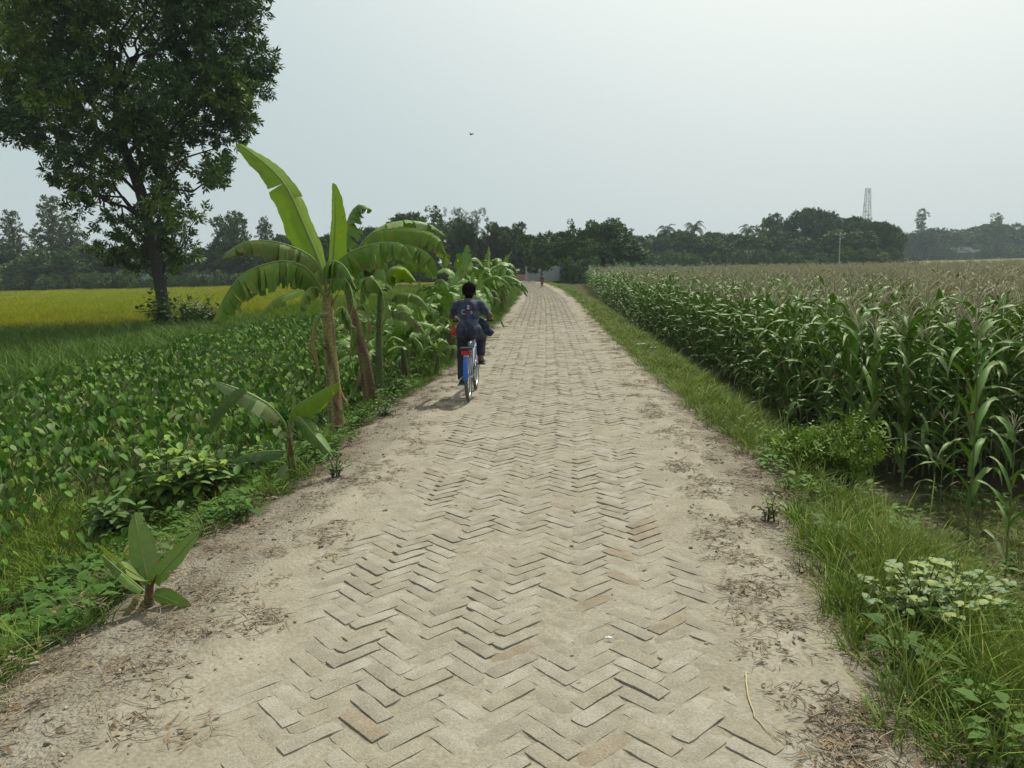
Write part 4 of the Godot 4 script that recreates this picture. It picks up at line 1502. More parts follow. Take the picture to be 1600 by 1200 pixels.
# ---------------------------------------------------------------- the far belts of trees and the village
var tree_shapes := {}

func plant_tree(kind: String, px: float, top: float, z: float, wide_px: float, label: String, group := "") -> void:
	var list: Array = tree_shapes[kind]
	var two: Array = list[rng.randi() % list.size()]
	var crown_top := zp(px, top, z)
	var at := Vector3(crown_top.x, gy(crown_top.x, z) - 0.1, z)
	var h := crown_top.y - at.y
	var box: AABB = two[1].get_aabb()
	var sy := h / (box.position.y + box.size.y)
	var sx := wide_px * (1.38 if kind == "round" else 1.25 if kind in ["bush", "open"] else 1.0) * absf(z) / FOCAL / maxf(box.size.x, box.size.z)
	var t := thing("%s_tree" % {"round": "broadleaf", "open": "airy", "feathery": "feathery", "spreading": "spreading", "slim": "slim", "bamboo": "bamboo", "bush": "bushy"}[kind], at, label, "bamboo" if kind == "bamboo" else "bush" if kind == "bush" else "tree", group, rr(0, TAU))
	t.scale = Vector3(sx, sy, sx)
	part(t, "trunk", two[0], M.bark)
	part(t, "crown", two[1], M.far_leaf)

func plant_palm(px: float, top: float, z: float, label: String, group := "") -> void:
	var two: Array = tree_shapes["palm"][rng.randi() % 2]
	var p := zp(px, top, z)
	var at := Vector3(p.x, gy(p.x, z), z)
	var s := (p.y - at.y) / 9.0
	var t := thing("coconut_palm", at, label, "palm", group, rr(0, TAU))
	t.scale = Vector3(s * 0.72, s, s * 0.72)
	part(t, "trunk", two[0], M.bark)
	for k in 15:
		var f := part(t, "frond", two[1], M.far_leaf)
		f.transform = Transform3D(Basis(Vector3.UP, k * 2.4) * Basis(Vector3.BACK, 0.55 - 0.09 * k + rr(-0.1, 0.1)), Vector3(0.2, 8.0, 0))

func build_far() -> void:
	for kind in ["round", "open", "feathery", "spreading", "slim", "bamboo", "bush"]:
		tree_shapes[kind] = []
		for k in (3 if kind in ["round", "open", "bush"] else 2 if kind in ["feathery", "bamboo"] else 1):
			tree_shapes[kind].append(far_tree(kind, 5000 + kind.length() * 31 + k * 7))
	tree_shapes["palm"] = [palm_shapes(61), palm_shapes(62)]
	rng.seed = 313
	# behind the yellow paddy
	var g := "trees behind the yellow paddy"
	plant_tree("feathery", 14, 326, -138, 66, "tall pale feathery tree behind the paddy, left of a taller twin-domed one", g)
	plant_tree("feathery", 76, 303, -140, 88, "tallest pale feathery tree with domed tiers behind the yellow paddy", g)
	plant_tree("feathery", 108, 335, -139, 62, "shorter feathery tree leaning on the tallest one behind the paddy", g)
	plant_tree("open", 355, 327, -132, 62, "airy tree with flat separate leaf clumps behind the paddy", g)
	plant_tree("feathery", 412, 336, -134, 58, "pale twin-topped feathery tree behind the left-arching banana leaf", g)
	for e in [[-30, 372, 70], [40, 398, 60], [66, 385, 56], [100, 392, 60], [133, 378, 60], [165, 384, 56], [196, 380, 60], [228, 392, 60], [262, 386, 62], [296, 392, 60], [330, 384, 64], [362, 378, 60], [392, 372, 60], [428, 374, 62], [458, 362, 60], [490, 366, 62]]:
		plant_tree("round", e[0], e[1], -132 + rr(-5, 5), e[2], "dark broadleaf tree in the belt behind the yellow paddy", g)
	for k in 26:
		plant_tree("bush", -30 + k * 21 + rr(-6, 6), rr(416, 430), -126 + rr(-4, 3), rr(38, 60), "low bush at the foot of the tree belt behind the yellow paddy", "bushes behind the yellow paddy")
	# behind the banana row
	g = "trees behind the banana row"
	for e in [[525, 362, 60], [560, 352, 62], [600, 350, 60], [655, 362, 66], [745, 372, 66], [770, 362, 56], [815, 372, 50]]:
		plant_tree("round", e[0], e[1], -116 + rr(-5, 5), e[2], "dark broadleaf tree standing behind the banana row", g)
	plant_tree("round", 630, 329, -118, 72, "round-topped tree rising above the arching banana leaves", g)
	plant_tree("slim", 681, 319, -117, 34, "slim tree with a knobbly column of leaves beside the bamboo", g)
	plant_tree("open", 705, 338, -110, 60, "thin-leaved tree between the slim tree and the bamboo", g)
	plant_tree("bamboo", 727, 322, -104, 88, "bamboo clump with arching plume tops against the sky", g)
	plant_tree("bamboo", 668, 352, -100, 80, "dark bamboo clump behind the banana leaves", g)
	plant_tree("open", 775, 344, -112, 48, "tree with two round lobes, first of the pair before the village", g)
	plant_tree("open", 802, 345, -111, 44, "tree with a broken crown, second of the pair before the village", g)
	for k in 15:
		plant_tree("bush", 500 + k * 22 + rr(-6, 6), rr(404, 420), -100 + rr(-5, 5), rr(44, 66), "low bush under the trees behind the banana row", "bushes behind the banana row")
	# the village at the end of the lane
	g = "village trees at the end of the lane"
	plant_tree("open", 846, 374, -79.5, 40, "small bushy tree with yellow-green top before the grey wall", g)
	for e in [[835, 362, 44], [868, 358, 50], [885, 368, 44], [905, 372, 48], [915, 352, 46], [938, 346, 50], [950, 372, 60], [978, 368, 56]]:
		plant_tree("round", e[0], e[1], -103 + rr(-5, 6), e[2], "broadleaf tree crowding round the village houses", g)
	plant_tree("open", 962, 337, -108, 56, "tallest village tree with a pale rounded top", g)
	plant_tree("open", 930, 341, -106, 40, "airy village tree beside the tallest one", g)
	plant_tree("slim", 894, 340, -101, 15, "thin leafless-looking tree poking up above the village roofs", g)
	for k in 9:
		plant_tree("bush", 905 + k * 13 + rr(-4, 4), rr(398, 410), -97 + rr(-3, 3), rr(38, 52), "low bush before the village trees beside the tin shed", "bushes by the village")
	# the belt beyond the maize
	g = "trees beyond the maize field"
	for e in [[1005, 365, 60], [1028, 368, 50], [1052, 362, 50], [1062, 357, 44], [1095, 366, 54], [1112, 360, 50], [1138, 362, 54], [1158, 364, 50], [1178, 362, 54], [1205, 368, 60], [1228, 360, 60], [1250, 368, 60], [1288, 352, 70], [1318, 356, 70], [1345, 352, 66], [1372, 346, 62], [1392, 350, 44]]:
		plant_tree("round", e[0], e[1], -190 + rr(-10, 8), e[2], "dark broadleaf tree in the long belt beyond the maize field", g)
	plant_tree("open", 1204, 331, -196, 40, "round airy tree sticking up out of the belt beyond the maize", g)
	plant_tree("spreading", 1268, 321, -196, 100, "broad spreading tree, the highest crown of the belt beyond the maize", g)
	plant_tree("spreading", 1330, 336, -190, 110, "wide flat-crowned tree next to the highest crown beyond the maize", g)
	plant_tree("spreading", 1372, 343, -184, 76, "flat-crowned tree at the open end of the belt beyond the maize", g)
	for p in [[1040, 356], [1084, 351], [1169, 356]]:
		plant_palm(p[0], p[1], -188 + rr(-4, 4), "coconut palm showing its fronds over the belt beyond the maize", g)
	for k in 24:
		plant_tree("bush", 985 + k * 18 + rr(-6, 6), rr(382, 394), -178 + rr(-5, 5), rr(34, 56), "low bush along the foot of the belt beyond the maize", "bushes beyond the maize field")
	# farther off still, to the right
	g = "distant trees across the open fields"
	plant_tree("slim", 1443, 324, -390, 24, "lone slim tree leaning above the distant tree line", g)
	plant_tree("slim", 1561, 331, -385, 22, "slim-topped tree over a dark round crown in the distance", g)
	for e in [[1415, 362, 36], [1440, 358, 44], [1466, 354, 44], [1488, 356, 44], [1512, 362, 50], [1530, 352, 50], [1552, 344, 50], [1578, 347, 50], [1598, 356, 56], [1625, 352, 60]]:
		plant_tree("round", e[0], e[1], -380 + rr(-15, 15), e[2], "hazy round tree in the distant line across the open fields", g)
	for k in 14:
		plant_tree("bush", 1405 + k * 17 + rr(-5, 5), rr(372, 382), -368 + rr(-8, 8), rr(32, 50), "hazy bush in the distant line across the open fields", "distant bushes across the open fields")
	for e in [[878, 402, -86.0, 30], [900, 404, -84.5, 26], [921, 398, -85.0, 40], [850, 398, -90.0, 30], [872, 396, -89.5, 34], [888, 392, -91.0, 40], [865, 404, -87.5, 30], [912, 404, -84.0, 34], [884, 398, -86.8, 34]]:
		plant_tree("bush", e[0], e[1], e[2], e[3], "bush half hiding the houses behind the grey wall", "bushes by the village")
	for e in [[880, 374, -89.0, 44], [908, 370, -91.0, 50], [858, 378, -90.5, 40], [836, 380, -92.0, 38], [928, 380, -90.0, 44]]:
		plant_tree("round", e[0], e[1], e[2], e[3], "broadleaf tree crowding round the village houses", "village trees at the end of the lane")
	for e in [[1160, 384, -172.0, 26], [1184, 386, -172.0, 24], [1490, 384, -348.0, 20], [1512, 385, -349.0, 20], [1536, 384, -349.0, 22], [205, 420, -121.0, 40], [250, 424, -121.0, 34], [305, 420, -121.0, 30], [332, 420, -121.0, 34]]:
		plant_tree("bush", e[0], e[1], e[2], e[3], "bush half hiding a far house", "bushes before the far houses")
	build_village()

func corrugated(mb: MB, a: Vector3, b: Vector3, drop: Vector3, waves: int, depth: float) -> void:
	var n := drop.cross(b - a).normalized()
	for k in waves * 2 + 1:
		var q := k / (waves * 2.0)
		var o := n * depth * (1.0 if k % 2 else -1.0)
		mb.vert(a.lerp(b, q) + o)
		mb.vert(a.lerp(b, q) + drop + o)
	var first := mb.v.size() - (waves * 2 + 1) * 2
	for k in waves * 2:
		mb.quad(first + k * 2, first + k * 2 + 1, first + k * 2 + 3, first + k * 2 + 2)

func matt(m: StandardMaterial3D) -> StandardMaterial3D:
	m.metallic_specular = 0.1
	return m

func tin_house(called: String, at: Vector3, size: Vector3, turn: float, wall_col: Color, roof_col: Color, label: String, windows := true) -> Node3D:
	var t := thing(called, at, label, "house", "", turn)
	var wall := MB.new()
	wall.box(Vector3(size.x, size.y, size.z), Transform3D(Basis(), Vector3(0, size.y / 2, 0)))
	var rise := size.z * 0.28
	for s: float in [-1.0, 1.0]:
		var gable := [Vector3(s * size.x / 2, size.y, -size.z / 2), Vector3(s * size.x / 2, size.y + rise, 0), Vector3(s * size.x / 2, size.y, size.z / 2)]
		wall.flat(gable)
	part(t, "wall", wall.mesh(), grained(plain(wall_col, 0.9), M.grain, 1.7, null, 0.0, false))
	for s: float in [-1.0, 1.0]:
		var roof := MB.new()
		corrugated(roof, Vector3(-size.x / 2 - 0.3, size.y + rise + 0.05, 0), Vector3(size.x / 2 + 0.3, size.y + rise + 0.05, 0), Vector3(0, -rise * 1.15, s * size.z * 0.5 * 1.15), int(size.x * 5), 0.02)
		part(t, "roof_sheet", roof.mesh(), matt(grained(plain(roof_col, 1.0), M.blotch, 2.0, null, 0.0, false)))
	if windows:
		for k in 2:
			var w := MB.new()
			w.box(Vector3(0.8, 0.9, 0.06), Transform3D(Basis(), Vector3((k - 0.5) * size.x * 0.5, size.y * 0.55, size.z / 2 + 0.01)))
			part(t, "window", w.mesh(), plain(Color(0.02, 0.025, 0.03), 0.4))
		var dr := MB.new()
		dr.box(Vector3(0.85, 1.8, 0.06), Transform3D(Basis(), Vector3(0, 0.9, size.z / 2 + 0.012)))
		part(t, "door", dr.mesh(), plain(Color(0.05, 0.09, 0.1), 0.6))
	return t

func build_village() -> void:
	# grey cement wall, rendered in panels between piers
	var z := -82.0
	var a := zp(824, 438, z)
	var b := zp(889, 432, z - 4.0)
	a.y = gy(a.x, a.z) - 0.1
	b.y = gy(b.x, b.z) - 0.1
	var dir := (b - a)
	var len := dir.length()
	var w := thing("boundary_wall", a, "low grey cement boundary wall at the end of the lane", "wall", "", -atan2(dir.z, dir.x))
	var cement := grained(plain(Color(0.33, 0.35, 0.35), 0.9), M.blotch, 1.5, null, 0.0, false)
	var piers := 4
	for k in piers:
		var p := MB.new()
		p.box(Vector3(len / (piers - 1.0) - 0.26 if k < piers - 1 else 0.02, 1.45, 0.14), Transform3D(Basis(), Vector3((k + 0.5) * len / (piers - 1.0), 0.72, 0)))
		if k < piers - 1:
			part(w, "panel", p.mesh(), cement)
			var cap := MB.new()
			cap.box(Vector3(len / (piers - 1.0) - 0.262, 0.08, 0.22), Transform3D(Basis(), Vector3((k + 0.5) * len / (piers - 1.0), 1.49, 0)))
			part(w, "coping", cap.mesh(), cement)
		var q := MB.new()
		q.box(Vector3(0.26, 1.62, 0.26), Transform3D(Basis(), Vector3(k * len / (piers - 1.0), 0.81, 0)))
		part(w, "pier", q.mesh(), cement)
	var p1 := zp(906, 428, -88.0)
	tin_house("tin_shed", Vector3(p1.x, gy(p1.x, -88.0) - 0.05, -88.0), Vector3(2.6, 1.5, 3.0), 0.15, Color(0.045, 0.06, 0.085), Color(0.06, 0.075, 0.085), "dark blue-grey tin shed with a pale roof edge beside the wall", false)
	var p2 := zp(862, 420, -93.0)
	tin_house("cream_house", Vector3(p2.x, gy(p2.x, -93.0) - 0.05, -93.0), Vector3(4.0, 1.7, 4.0), 0.0, Color(0.36, 0.33, 0.29), Color(0.10, 0.10, 0.10), "cream-walled house with a tin roof behind the grey wall")
	var p3 := zp(816, 432, -84.0)
	var pile := thing("brick_stack", Vector3(p3.x, gy(p3.x, -84.0), -84.0), "stack of pinkish bricks beside the lane where it meets the wall", "brick stack")
	rng.seed = 55
	var bm := MB.new()
	bm.box(Vector3(0.25, 0.07, 0.12))
	var bmesh := bm.mesh()
	var brick_m := plain(Color(0.36, 0.2, 0.15), 0.9)
	for y in 9:
		for x in 5:
			for zz in 2:
				var o := part(pile, "brick", bmesh, brick_m)
				o.position = Vector3((x - 2) * 0.258 + rr(-0.01, 0.01), 0.035 + y * 0.074, zz * 0.13 + rr(-0.01, 0.01))
	# sheds half hidden in the belts
	var q1 := zp(226, 440, -124.0)
	tin_house("teal_shed", Vector3(q1.x, gy(q1.x, -124.0), -124.0), Vector3(5.5, 1.5, 3.0), 0.1, Color(0.07, 0.15, 0.16), Color(0.05, 0.1, 0.1), "low teal tin shed under the trees behind the yellow paddy")
	var q2 := zp(318, 436, -124.0)
	tin_house("pale_hut", Vector3(q2.x, gy(q2.x, -124.0), -124.0), Vector3(3.0, 1.5, 2.6), -0.2, Color(0.14, 0.14, 0.17), Color(0.1, 0.1, 0.11), "pale hut under the trees, right of the big trunk")
	var q3 := zp(1172, 405, -176.0)
	tin_house("white_house", Vector3(q3.x, gy(q3.x, -176.0), -176.0), Vector3(2.8, 3.6, 3.0), 0.1, Color(0.5, 0.51, 0.5), Color(0.14, 0.15, 0.15), "small white house half hidden in the belt beyond the maize")
	var q4 := zp(1500, 402, -352.0)
	tin_house("tin_roofed_house", Vector3(q4.x, gy(q4.x, -352.0), -352.0), Vector3(9.0, 3.4, 7.0), 0.0, Color(0.14, 0.135, 0.13), Color(0.11, 0.115, 0.12), "long tin-roofed house below the distant trees")
	var q5 := zp(1528, 402, -356.0)
	tin_house("small_house", Vector3(q5.x, gy(q5.x, -356.0), -356.0), Vector3(5.0, 3.0, 5.0), 0.3, Color(0.14, 0.125, 0.11), Color(0.10, 0.105, 0.11), "small house beside the long tin roof below the distant trees")
	# power pole before the dark belt
	z = -172.0
	var pt := zp(1313, 364, z)
	var pole := thing("power_pole", Vector3(pt.x, gy(pt.x, z), z), "pale concrete power pole with crossarm before the dark belt", "pole")
	var h := pt.y - pole.position.y
	var conc := plain(Color(0.3, 0.3, 0.29), 0.9)
	var pm := MB.new()
	pm.tube([Vector3(0, -0.2, 0), Vector3(0, h + 0.3, 0)], [0.15, 0.1], 8)
	part(pole, "post", pm.mesh(), conc)
	var arm := MB.new()
	arm.box(Vector3(2.2, 0.14, 0.14), Transform3D(Basis(), Vector3(0, h - 0.35, 0.16)))
	part(pole, "crossarm", arm.mesh(), conc)
	for k in 3:
		var ins := MB.new()
		ins.lathe(Vector3((k - 1) * 0.95, h - 0.28, 0.16), [Vector2(0.05, 0), Vector2(0.11, 0.05), Vector2(0.06, 0.12), Vector2(0.11, 0.18), Vector2(0.05, 0.3), Vector2(0.0, 0.32)], 8)
		part(pole, "insulator", ins.mesh(), plain(Color(0.6, 0.6, 0.58), 0.4))
	# lattice mast above the belt
	z = -420.0
	pt = zp(1356.5, 294, z)
	var mast := thing("radio_mast", Vector3(pt.x, gy(pt.x, z), z), "steel lattice phone mast with antenna panels above the trees", "mast")
	h = pt.y - mast.position.y
	var steel := plain(Color(0.36, 0.36, 0.37), 0.6, 0.3)
	for k in 4:
		var leg := MB.new()
		var sx := 1.0 if k % 2 else -1.0
		var sz := 1.0 if k / 2 else -1.0
		leg.tube([Vector3(sx * 2.4, -0.2, sz * 2.4), Vector3(sx * 1.0, h, sz * 1.0)], [0.17, 0.11], 5)
		part(mast, "leg", leg.mesh(), steel)
	var brace := MB.new()
	var levels := 22
	for k in levels:
		var y0 := h * k / levels
		var y1 := h * (k + 1) / levels
		var w0: float = lerpf(2.4, 1.0, y0 / h)
		var w1: float = lerpf(2.4, 1.0, y1 / h)
		for f in 4:
			var r := Basis(Vector3.UP, f * PI / 2)
			brace.tube([r * Vector3(-w0, y0, w0), r * Vector3(w1, y1, w1)], [0.06, 0.06], 3)
			brace.tube([r * Vector3(w0, y0, w0), r * Vector3(-w1, y1, w1)], [0.06, 0.06], 3)
			brace.tube([r * Vector3(-w1, y1, w1), r * Vector3(w1, y1, w1)], [0.06, 0.06], 3)
	part(mast, "bracing", brace.mesh(), steel)
	for k in 5:
		var pan := MB.new()
		pan.box(Vector3(0.35, 2.2, 0.25), Transform3D(Basis(Vector3.UP, k * 1.25), Vector3(sin(k * 1.25) * 1.6, h - 1.6 - (k % 2) * 7.0, cos(k * 1.25) * 1.6)))
		part(mast, "antenna_panel", pan.mesh(), plain(Color(0.6, 0.6, 0.6), 0.5))
	for k in 3:
		var dish := MB.new()
		dish.lathe(Vector3.ZERO, [Vector2(0.0, 0.0), Vector2(0.5, 0.08), Vector2(0.75, 0.25), Vector2(0.75, 0.5), Vector2(0.0, 0.5)], 10)
		var o := part(mast, "dish", dish.mesh(), plain(Color(0.6, 0.6, 0.6), 0.5))
		o.transform = Transform3D(Basis(Vector3.RIGHT, PI / 2), Vector3((k - 1) * 1.5, h - 12.0 - k * 2.0, 1.4))
# ---------------------------------------------------------------- verge grass, weeds and shrubs
func bare_foot(x: float, z: float) -> bool:
	var n1 := noise_a.get_noise_2d(x * 0.5 + 40.0, z * 0.5)
	var n2 := noise_a.get_noise_2d(x * 2.3, z * 2.3 + 9.0)
	var u := x - centre(-z)
	return n1 + 0.3 * n2 + 0.12 > 0.18 and u > 2.7 and u < 5.0 and z > -8.3

func build_weeds() -> void:
	rng.seed = 404
	var tall := []
	for k in 6:
		tall.append(grass_tuft(26, 0.40, 0.0065, 0.075, 1.0, 800 + k, 5, 1 if k % 2 else 0).mesh())
	var short := []
	for k in 5:
		short.append(grass_tuft(30, 0.17, 0.005, 0.10, 1.2, 830 + k, 3).mesh())
	var spots_tall := []
	var spots_short := []
	# right bank
	var d := 1.7
	while d < 98.0:
		var gap := 0.096 + maxf(0.0, d - 5.0) * 0.0058
		var u := 1.1
		while u < (7.5 if d < 9.0 else 5.0 if d < 40.0 else 10.0):
			var uu := u + rr(-0.5, 0.5) * gap
			var dd := d + rr(-0.5, 0.5) * gap
			u += gap
			var x := uu + centre(dd)
			if not in_view(x, -0.2, -dd, 0.05):
				continue
			var n := noise_a.get_noise_2d(x * 1.3 + 5.0, dd * 1.3)
			var edge := table(right_edge_t, dd) + n * 0.22 + 0.04
			if uu < edge:
				continue
			if dd > corn_front(x) - 0.3 and x > corn_edge(dd) - 0.05:
				continue
			if bare_foot(x, -dd) and rng.randf() > 0.12:
				continue
			# a bare patch reaches into the bank between 5 and 6.5 m
			if dd > 5.2 and dd < 6.6 and uu < 1.95 + n * 0.3:
				continue
			var foot := smoothstep(2.6, 3.4, uu)
			var grow := 1.0 + maxf(0.0, dd - 6.0) * 0.02
			var col := Color(0.115, 0.185, 0.028).lerp(Color(0.20, 0.24, 0.065), clampf(0.5 + n * 1.3, 0, 1)) * rr(0.7, 1.25)
			var at := on_ground(x, -dd, 0.01)
			var height := rr(0.45, 1.2) * lerpf(1.0, 0.5, foot) * (1.0 + 0.9 * n) * lerpf(1.0, 0.72, smoothstep(3.5, 6.0, dd))
			if dd > 8.0:
				height *= lerpf(1.0, 0.75, smoothstep(8.0, 14.0, dd))
			if rng.randf() < 0.62 - 0.35 * foot:
				spots_tall.append([upright(at, rr(0, TAU), Vector3(grow, height, grow), rr(0, 0.3), rr(0, TAU)), col])
			else:
				spots_short.append([upright(at, rr(0, TAU), Vector3(grow, height * 1.2, grow), rr(0, 0.3), rr(0, TAU)), col * Color(1.15, 1.05, 1.1)])
		d += gap
	# left bank
	d = 2.2
	while d < 75.0:
		var gap := 0.095 + maxf(0.0, d - 5.0) * 0.0055
		var u := 1.2
		while u < 4.2:
			var uu := u + rr(-0.5, 0.5) * gap
			var dd := d + rr(-0.5, 0.5) * gap
			u += gap
			var x := centre(dd) - uu
			if not in_view(x, -0.2, -dd, 0.05):
				continue
			var n := noise_a.get_noise_2d(x * 1.1 + 25.0, dd * 1.1)
			var edge := table(left_edge_t, dd) + n * 0.25 + 0.05
			if uu < edge or uu > taro_edge(dd) + 0.9:
				continue
			var cover := 0.95 if dd < 3.6 else 0.6 if dd < 12.0 else 0.95
			cover += n * 0.9 - (0.5 if uu > taro_edge(dd) + 0.1 and dd > 5.0 else 0.0)
			if rng.randf() > cover:
				continue
			var grow := 1.0 + maxf(0.0, dd - 6.0) * 0.02
			var col := Color(0.085, 0.16, 0.022).lerp(Color(0.13, 0.20, 0.035), clampf(0.5 + n * 1.2, 0, 1)) * rr(0.8, 1.2)
			var at := on_ground(x, -dd, 0.01)
			var high := 0.55 if dd < 12.0 else lerpf(0.8, 1.5, smoothstep(13.0, 24.0, dd)) * smoothstep(edge - 0.15, edge + 0.45, uu)
			if dd > 13.0 and uu < edge + 0.1:
				high = 0.5
			if rng.randf() < (0.45 if dd < 12.0 else 0.8):
				spots_tall.append([upright(at, rr(0, TAU), Vector3(grow, high * rr(0.7, 1.2), grow), rr(0, 0.3), rr(0, TAU)), col])
			else:
				spots_short.append([upright(at, rr(0, TAU), Vector3(grow, rr(0.7, 1.3), grow), rr(0, 0.3), rr(0, TAU)), col])
		d += gap
	# thin grass between the taro plants at the open end of the field
	for k in 12000:
		var dd := 3.0 + pow(rng.randf(), 1.3) * 9.0
		var uu := rr(2.4, 9.0)
		var x := centre(dd) - uu
		if not in_view(x, -0.4, -dd, 0.03) or noise_a.get_noise_2d(x * 0.8 + 90.0, dd * 0.8) < -0.12:
			continue
		spots_short.append([upright(on_ground(x, -dd, 0.01), rr(0, TAU), Vector3.ONE * rr(0.6, 1.5), rr(0, 0.3), rr(0, TAU)), Color(0.15, 0.22, 0.035) * rr(0.7, 1.3)])
	scatter("verge_grass", tall, M.grass, spots_tall, "long arching green grass on both banks of the lane", "grass")
	scatter("short_grass", short, M.grass, spots_short, "short green grass at the foot of the banks", "grass")

	# low leafy ground cover on the left bank and among the bananas
	var herb := []
	for k in 4:
		var mb := MB.new()
		for j in 12:
			var lf := oval_leaf(rr(0.035, 0.07), rr(0.025, 0.045), 0.3, Color(1, 1, 1) * rr(0.8, 1.2), 3)
			lf.normals()
			var a := rr(0, TAU)
			mb.join(lf, Transform3D(Basis(Vector3.UP, a) * Basis(Vector3.BACK, rr(-0.1, 0.6)), Vector3(cos(a), 0, -sin(a)) * rr(0.0, 0.08) + Vector3(0, rr(0.01, 0.12), 0)))
		herb.append(mb.mesh(false))
	var spots := []
	for k in 1900:
		var dd := pow(rng.randf(), 1.6) * 26.0 + 2.4
		var uu := rr(1.9, 3.4)
		var x := centre(dd) - uu
		var n := noise_a.get_noise_2d(x * 1.5 + 60.0, dd * 1.5)
		if uu < table(left_edge_t, dd) + 0.05 or n < -0.05 or not in_view(x, -0.2, -dd, 0.05):
			continue
		spots.append([upright(on_ground(x, -dd, 0.0), rr(0, TAU), Vector3.ONE * rr(0.7, 1.4) * (1.0 + 0.03 * dd)), Color(0.06, 0.12, 0.02) * rr(0.6, 1.35)])
	for k in 1100:
		var dd := pow(rng.randf(), 1.4) * 9.0 + 2.2
		var uu := rr(1.6, 5.5)
		var x := centre(dd) + uu
		var n := noise_a.get_noise_2d(x * 1.5 + 60.0, dd * 1.5)
		if uu < table(right_edge_t, dd) + 0.15 or n < 0.05 or not in_view(x, -0.2, -dd, 0.05) or dd > corn_front(x):
			continue
		spots.append([upright(on_ground(x, -dd, 0.0), rr(0, TAU), Vector3.ONE * rr(0.7, 1.4)), Color(0.085, 0.15, 0.03) * rr(0.7, 1.35)])
	scatter("ground_herbs", herb, M.taro, spots, "small-leaved creeping weeds covering the banks", "weeds")

	# shrubs with leaves one can pick out
	leafy_shrub(ground_at(318, 795, -0.3), 0.62, 0.34, 16, [0.10, 0.15], [Color(0.10, 0.18, 0.035), Color(0.17, 0.26, 0.03), Color(0.22, 0.29, 0.03)], 601, "broad leafy shrub with yellow-green tips between sapling and taro", "shrub")
	leafy_shrub(ground_at(262, 800, -0.35), 0.66, 0.32, 13, [0.10, 0.15], [Color(0.09, 0.17, 0.035), Color(0.16, 0.25, 0.03)], 602, "leafy shrub with bright top leaves behind the smallest sapling", "shrub")
	leafy_shrub(ground_at(352, 772, -0.3), 0.5, 0.3, 13, [0.08, 0.12], [Color(0.08, 0.15, 0.035), Color(0.12, 0.2, 0.035)], 603, "dark small-leaved shrub next to the broken-leaf sapling", "shrub")
	leafy_shrub(ground_at(178, 845, -0.4), 0.42, 0.26, 9, [0.11, 0.16], [Color(0.06, 0.12, 0.03), Color(0.07, 0.13, 0.03)], 604, "dark wide-leaved weed behind the smallest sapling's left leaf", "weed")
	leafy_shrub(ground_at(400, 745, -0.3), 0.4, 0.26, 10, [0.07, 0.11], [Color(0.09, 0.16, 0.04), Color(0.2, 0.27, 0.04)], 605, "low shrub with a few yellow leaves beside the broken-leaf sapling", "shrub")
	leafy_shrub(ground_at(524, 745, -0.1), 0.2, 0.16, 9, [0.03, 0.05], [Color(0.07, 0.13, 0.03), Color(0.09, 0.15, 0.035)], 606, "little dark weed on the sandy verge beside the waist-high sapling", "weed")
	leafy_shrub(ground_at(600, 650, -0.1), 0.18, 0.2, 9, [0.04, 0.06], [Color(0.10, 0.16, 0.06), Color(0.08, 0.14, 0.04)], 607, "pale low weed at the foot of the leaning brown banana stem", "weed")
	leafy_shrub(ground_at(1203, 815, -0.05), 0.2, 0.1, 5, [0.035, 0.055], [Color(0.14, 0.15, 0.04), Color(0.10, 0.14, 0.035)], 608, "small upright weed on the bare sandy shoulder by the grass", "weed")
	leafy_shrub(ground_at(1440, 985, -0.4), 0.34, 0.3, 22, [0.04, 0.066], [Color(0.15, 0.21, 0.075), Color(0.20, 0.235, 0.055), Color(0.13, 0.19, 0.08)], 609, "pale round-leaved weed with yellowing top leaves in the bank grass", "weed", 0.95)
	leafy_shrub(ground_at(1500, 960, -0.5), 0.26, 0.3, 14, [0.035, 0.06], [Color(0.13, 0.185, 0.08), Color(0.17, 0.21, 0.065)], 610, "lower pale round-leaved weed trailing down the grassy bank", "weed", 0.95)
	# fine-leaved bush on the right bank
	for e in [[1318, 775, 0.74, 0.42, "fine-leaved green bush on the bank before the first maize rows", 620], [1255, 745, 0.4, 0.3, "low fine-leaved bush at the grassy edge beside the larger bush", 621]]:
		rng.seed = e[5]
		var at := ground_at(e[0], e[1], -0.5)
		var o := thing("verge_bush", at, e[4], "bush")
		var stems := MB.new()
		var leaves := MB.new()
		var twig := MB.new()
		for k in 9:
			var lf := oval_leaf(rr(0.03, 0.045), rr(0.013, 0.018), 0.2, Color(1, 1, 1) * rr(0.85, 1.15), 2)
			lf.normals()
			twig.join(lf, Transform3D(Basis(Vector3.UP, k * 2.4) * Basis(Vector3.BACK, rr(0.1, 0.7)), Vector3(0, k * 0.013, 0)))
		for k in 34:
			var a := k * 2.4
			var q := sqrt((k + 0.5) / 34.0)
			var tip := Vector3(cos(a) * q * e[3], e[2] * (1.0 - 0.45 * q * q) * rr(0.85, 1.05), sin(a) * q * e[3])
			var way := smooth_path([Vector3(cos(a), 0, sin(a)) * 0.04, tip * Vector3(0.45, 0.6, 0.45), tip], 9)
			stems.tube(way, [0.005, 0.005, 0.004, 0.004, 0.003, 0.003, 0.002, 0.002, 0.0015], 4, Color(0.10, 0.09, 0.05), false)
			for j in range(3, 9):
				for s in 2:
					var dir := (Vector3(rr(-1, 1), rr(0.1, 1.0), rr(-1, 1))).normalized()
					var b := Basis(Quaternion(Vector3.UP, dir))
					leaves.join(twig, Transform3D(b, way[j] + random_dir() * 0.02), Color(0.14, 0.21, 0.026) * rr(0.75, 1.3))
		part(o, "stems", stems.mesh(), M.stem)
		part(o, "foliage", leaves.mesh(false), M.leaf)
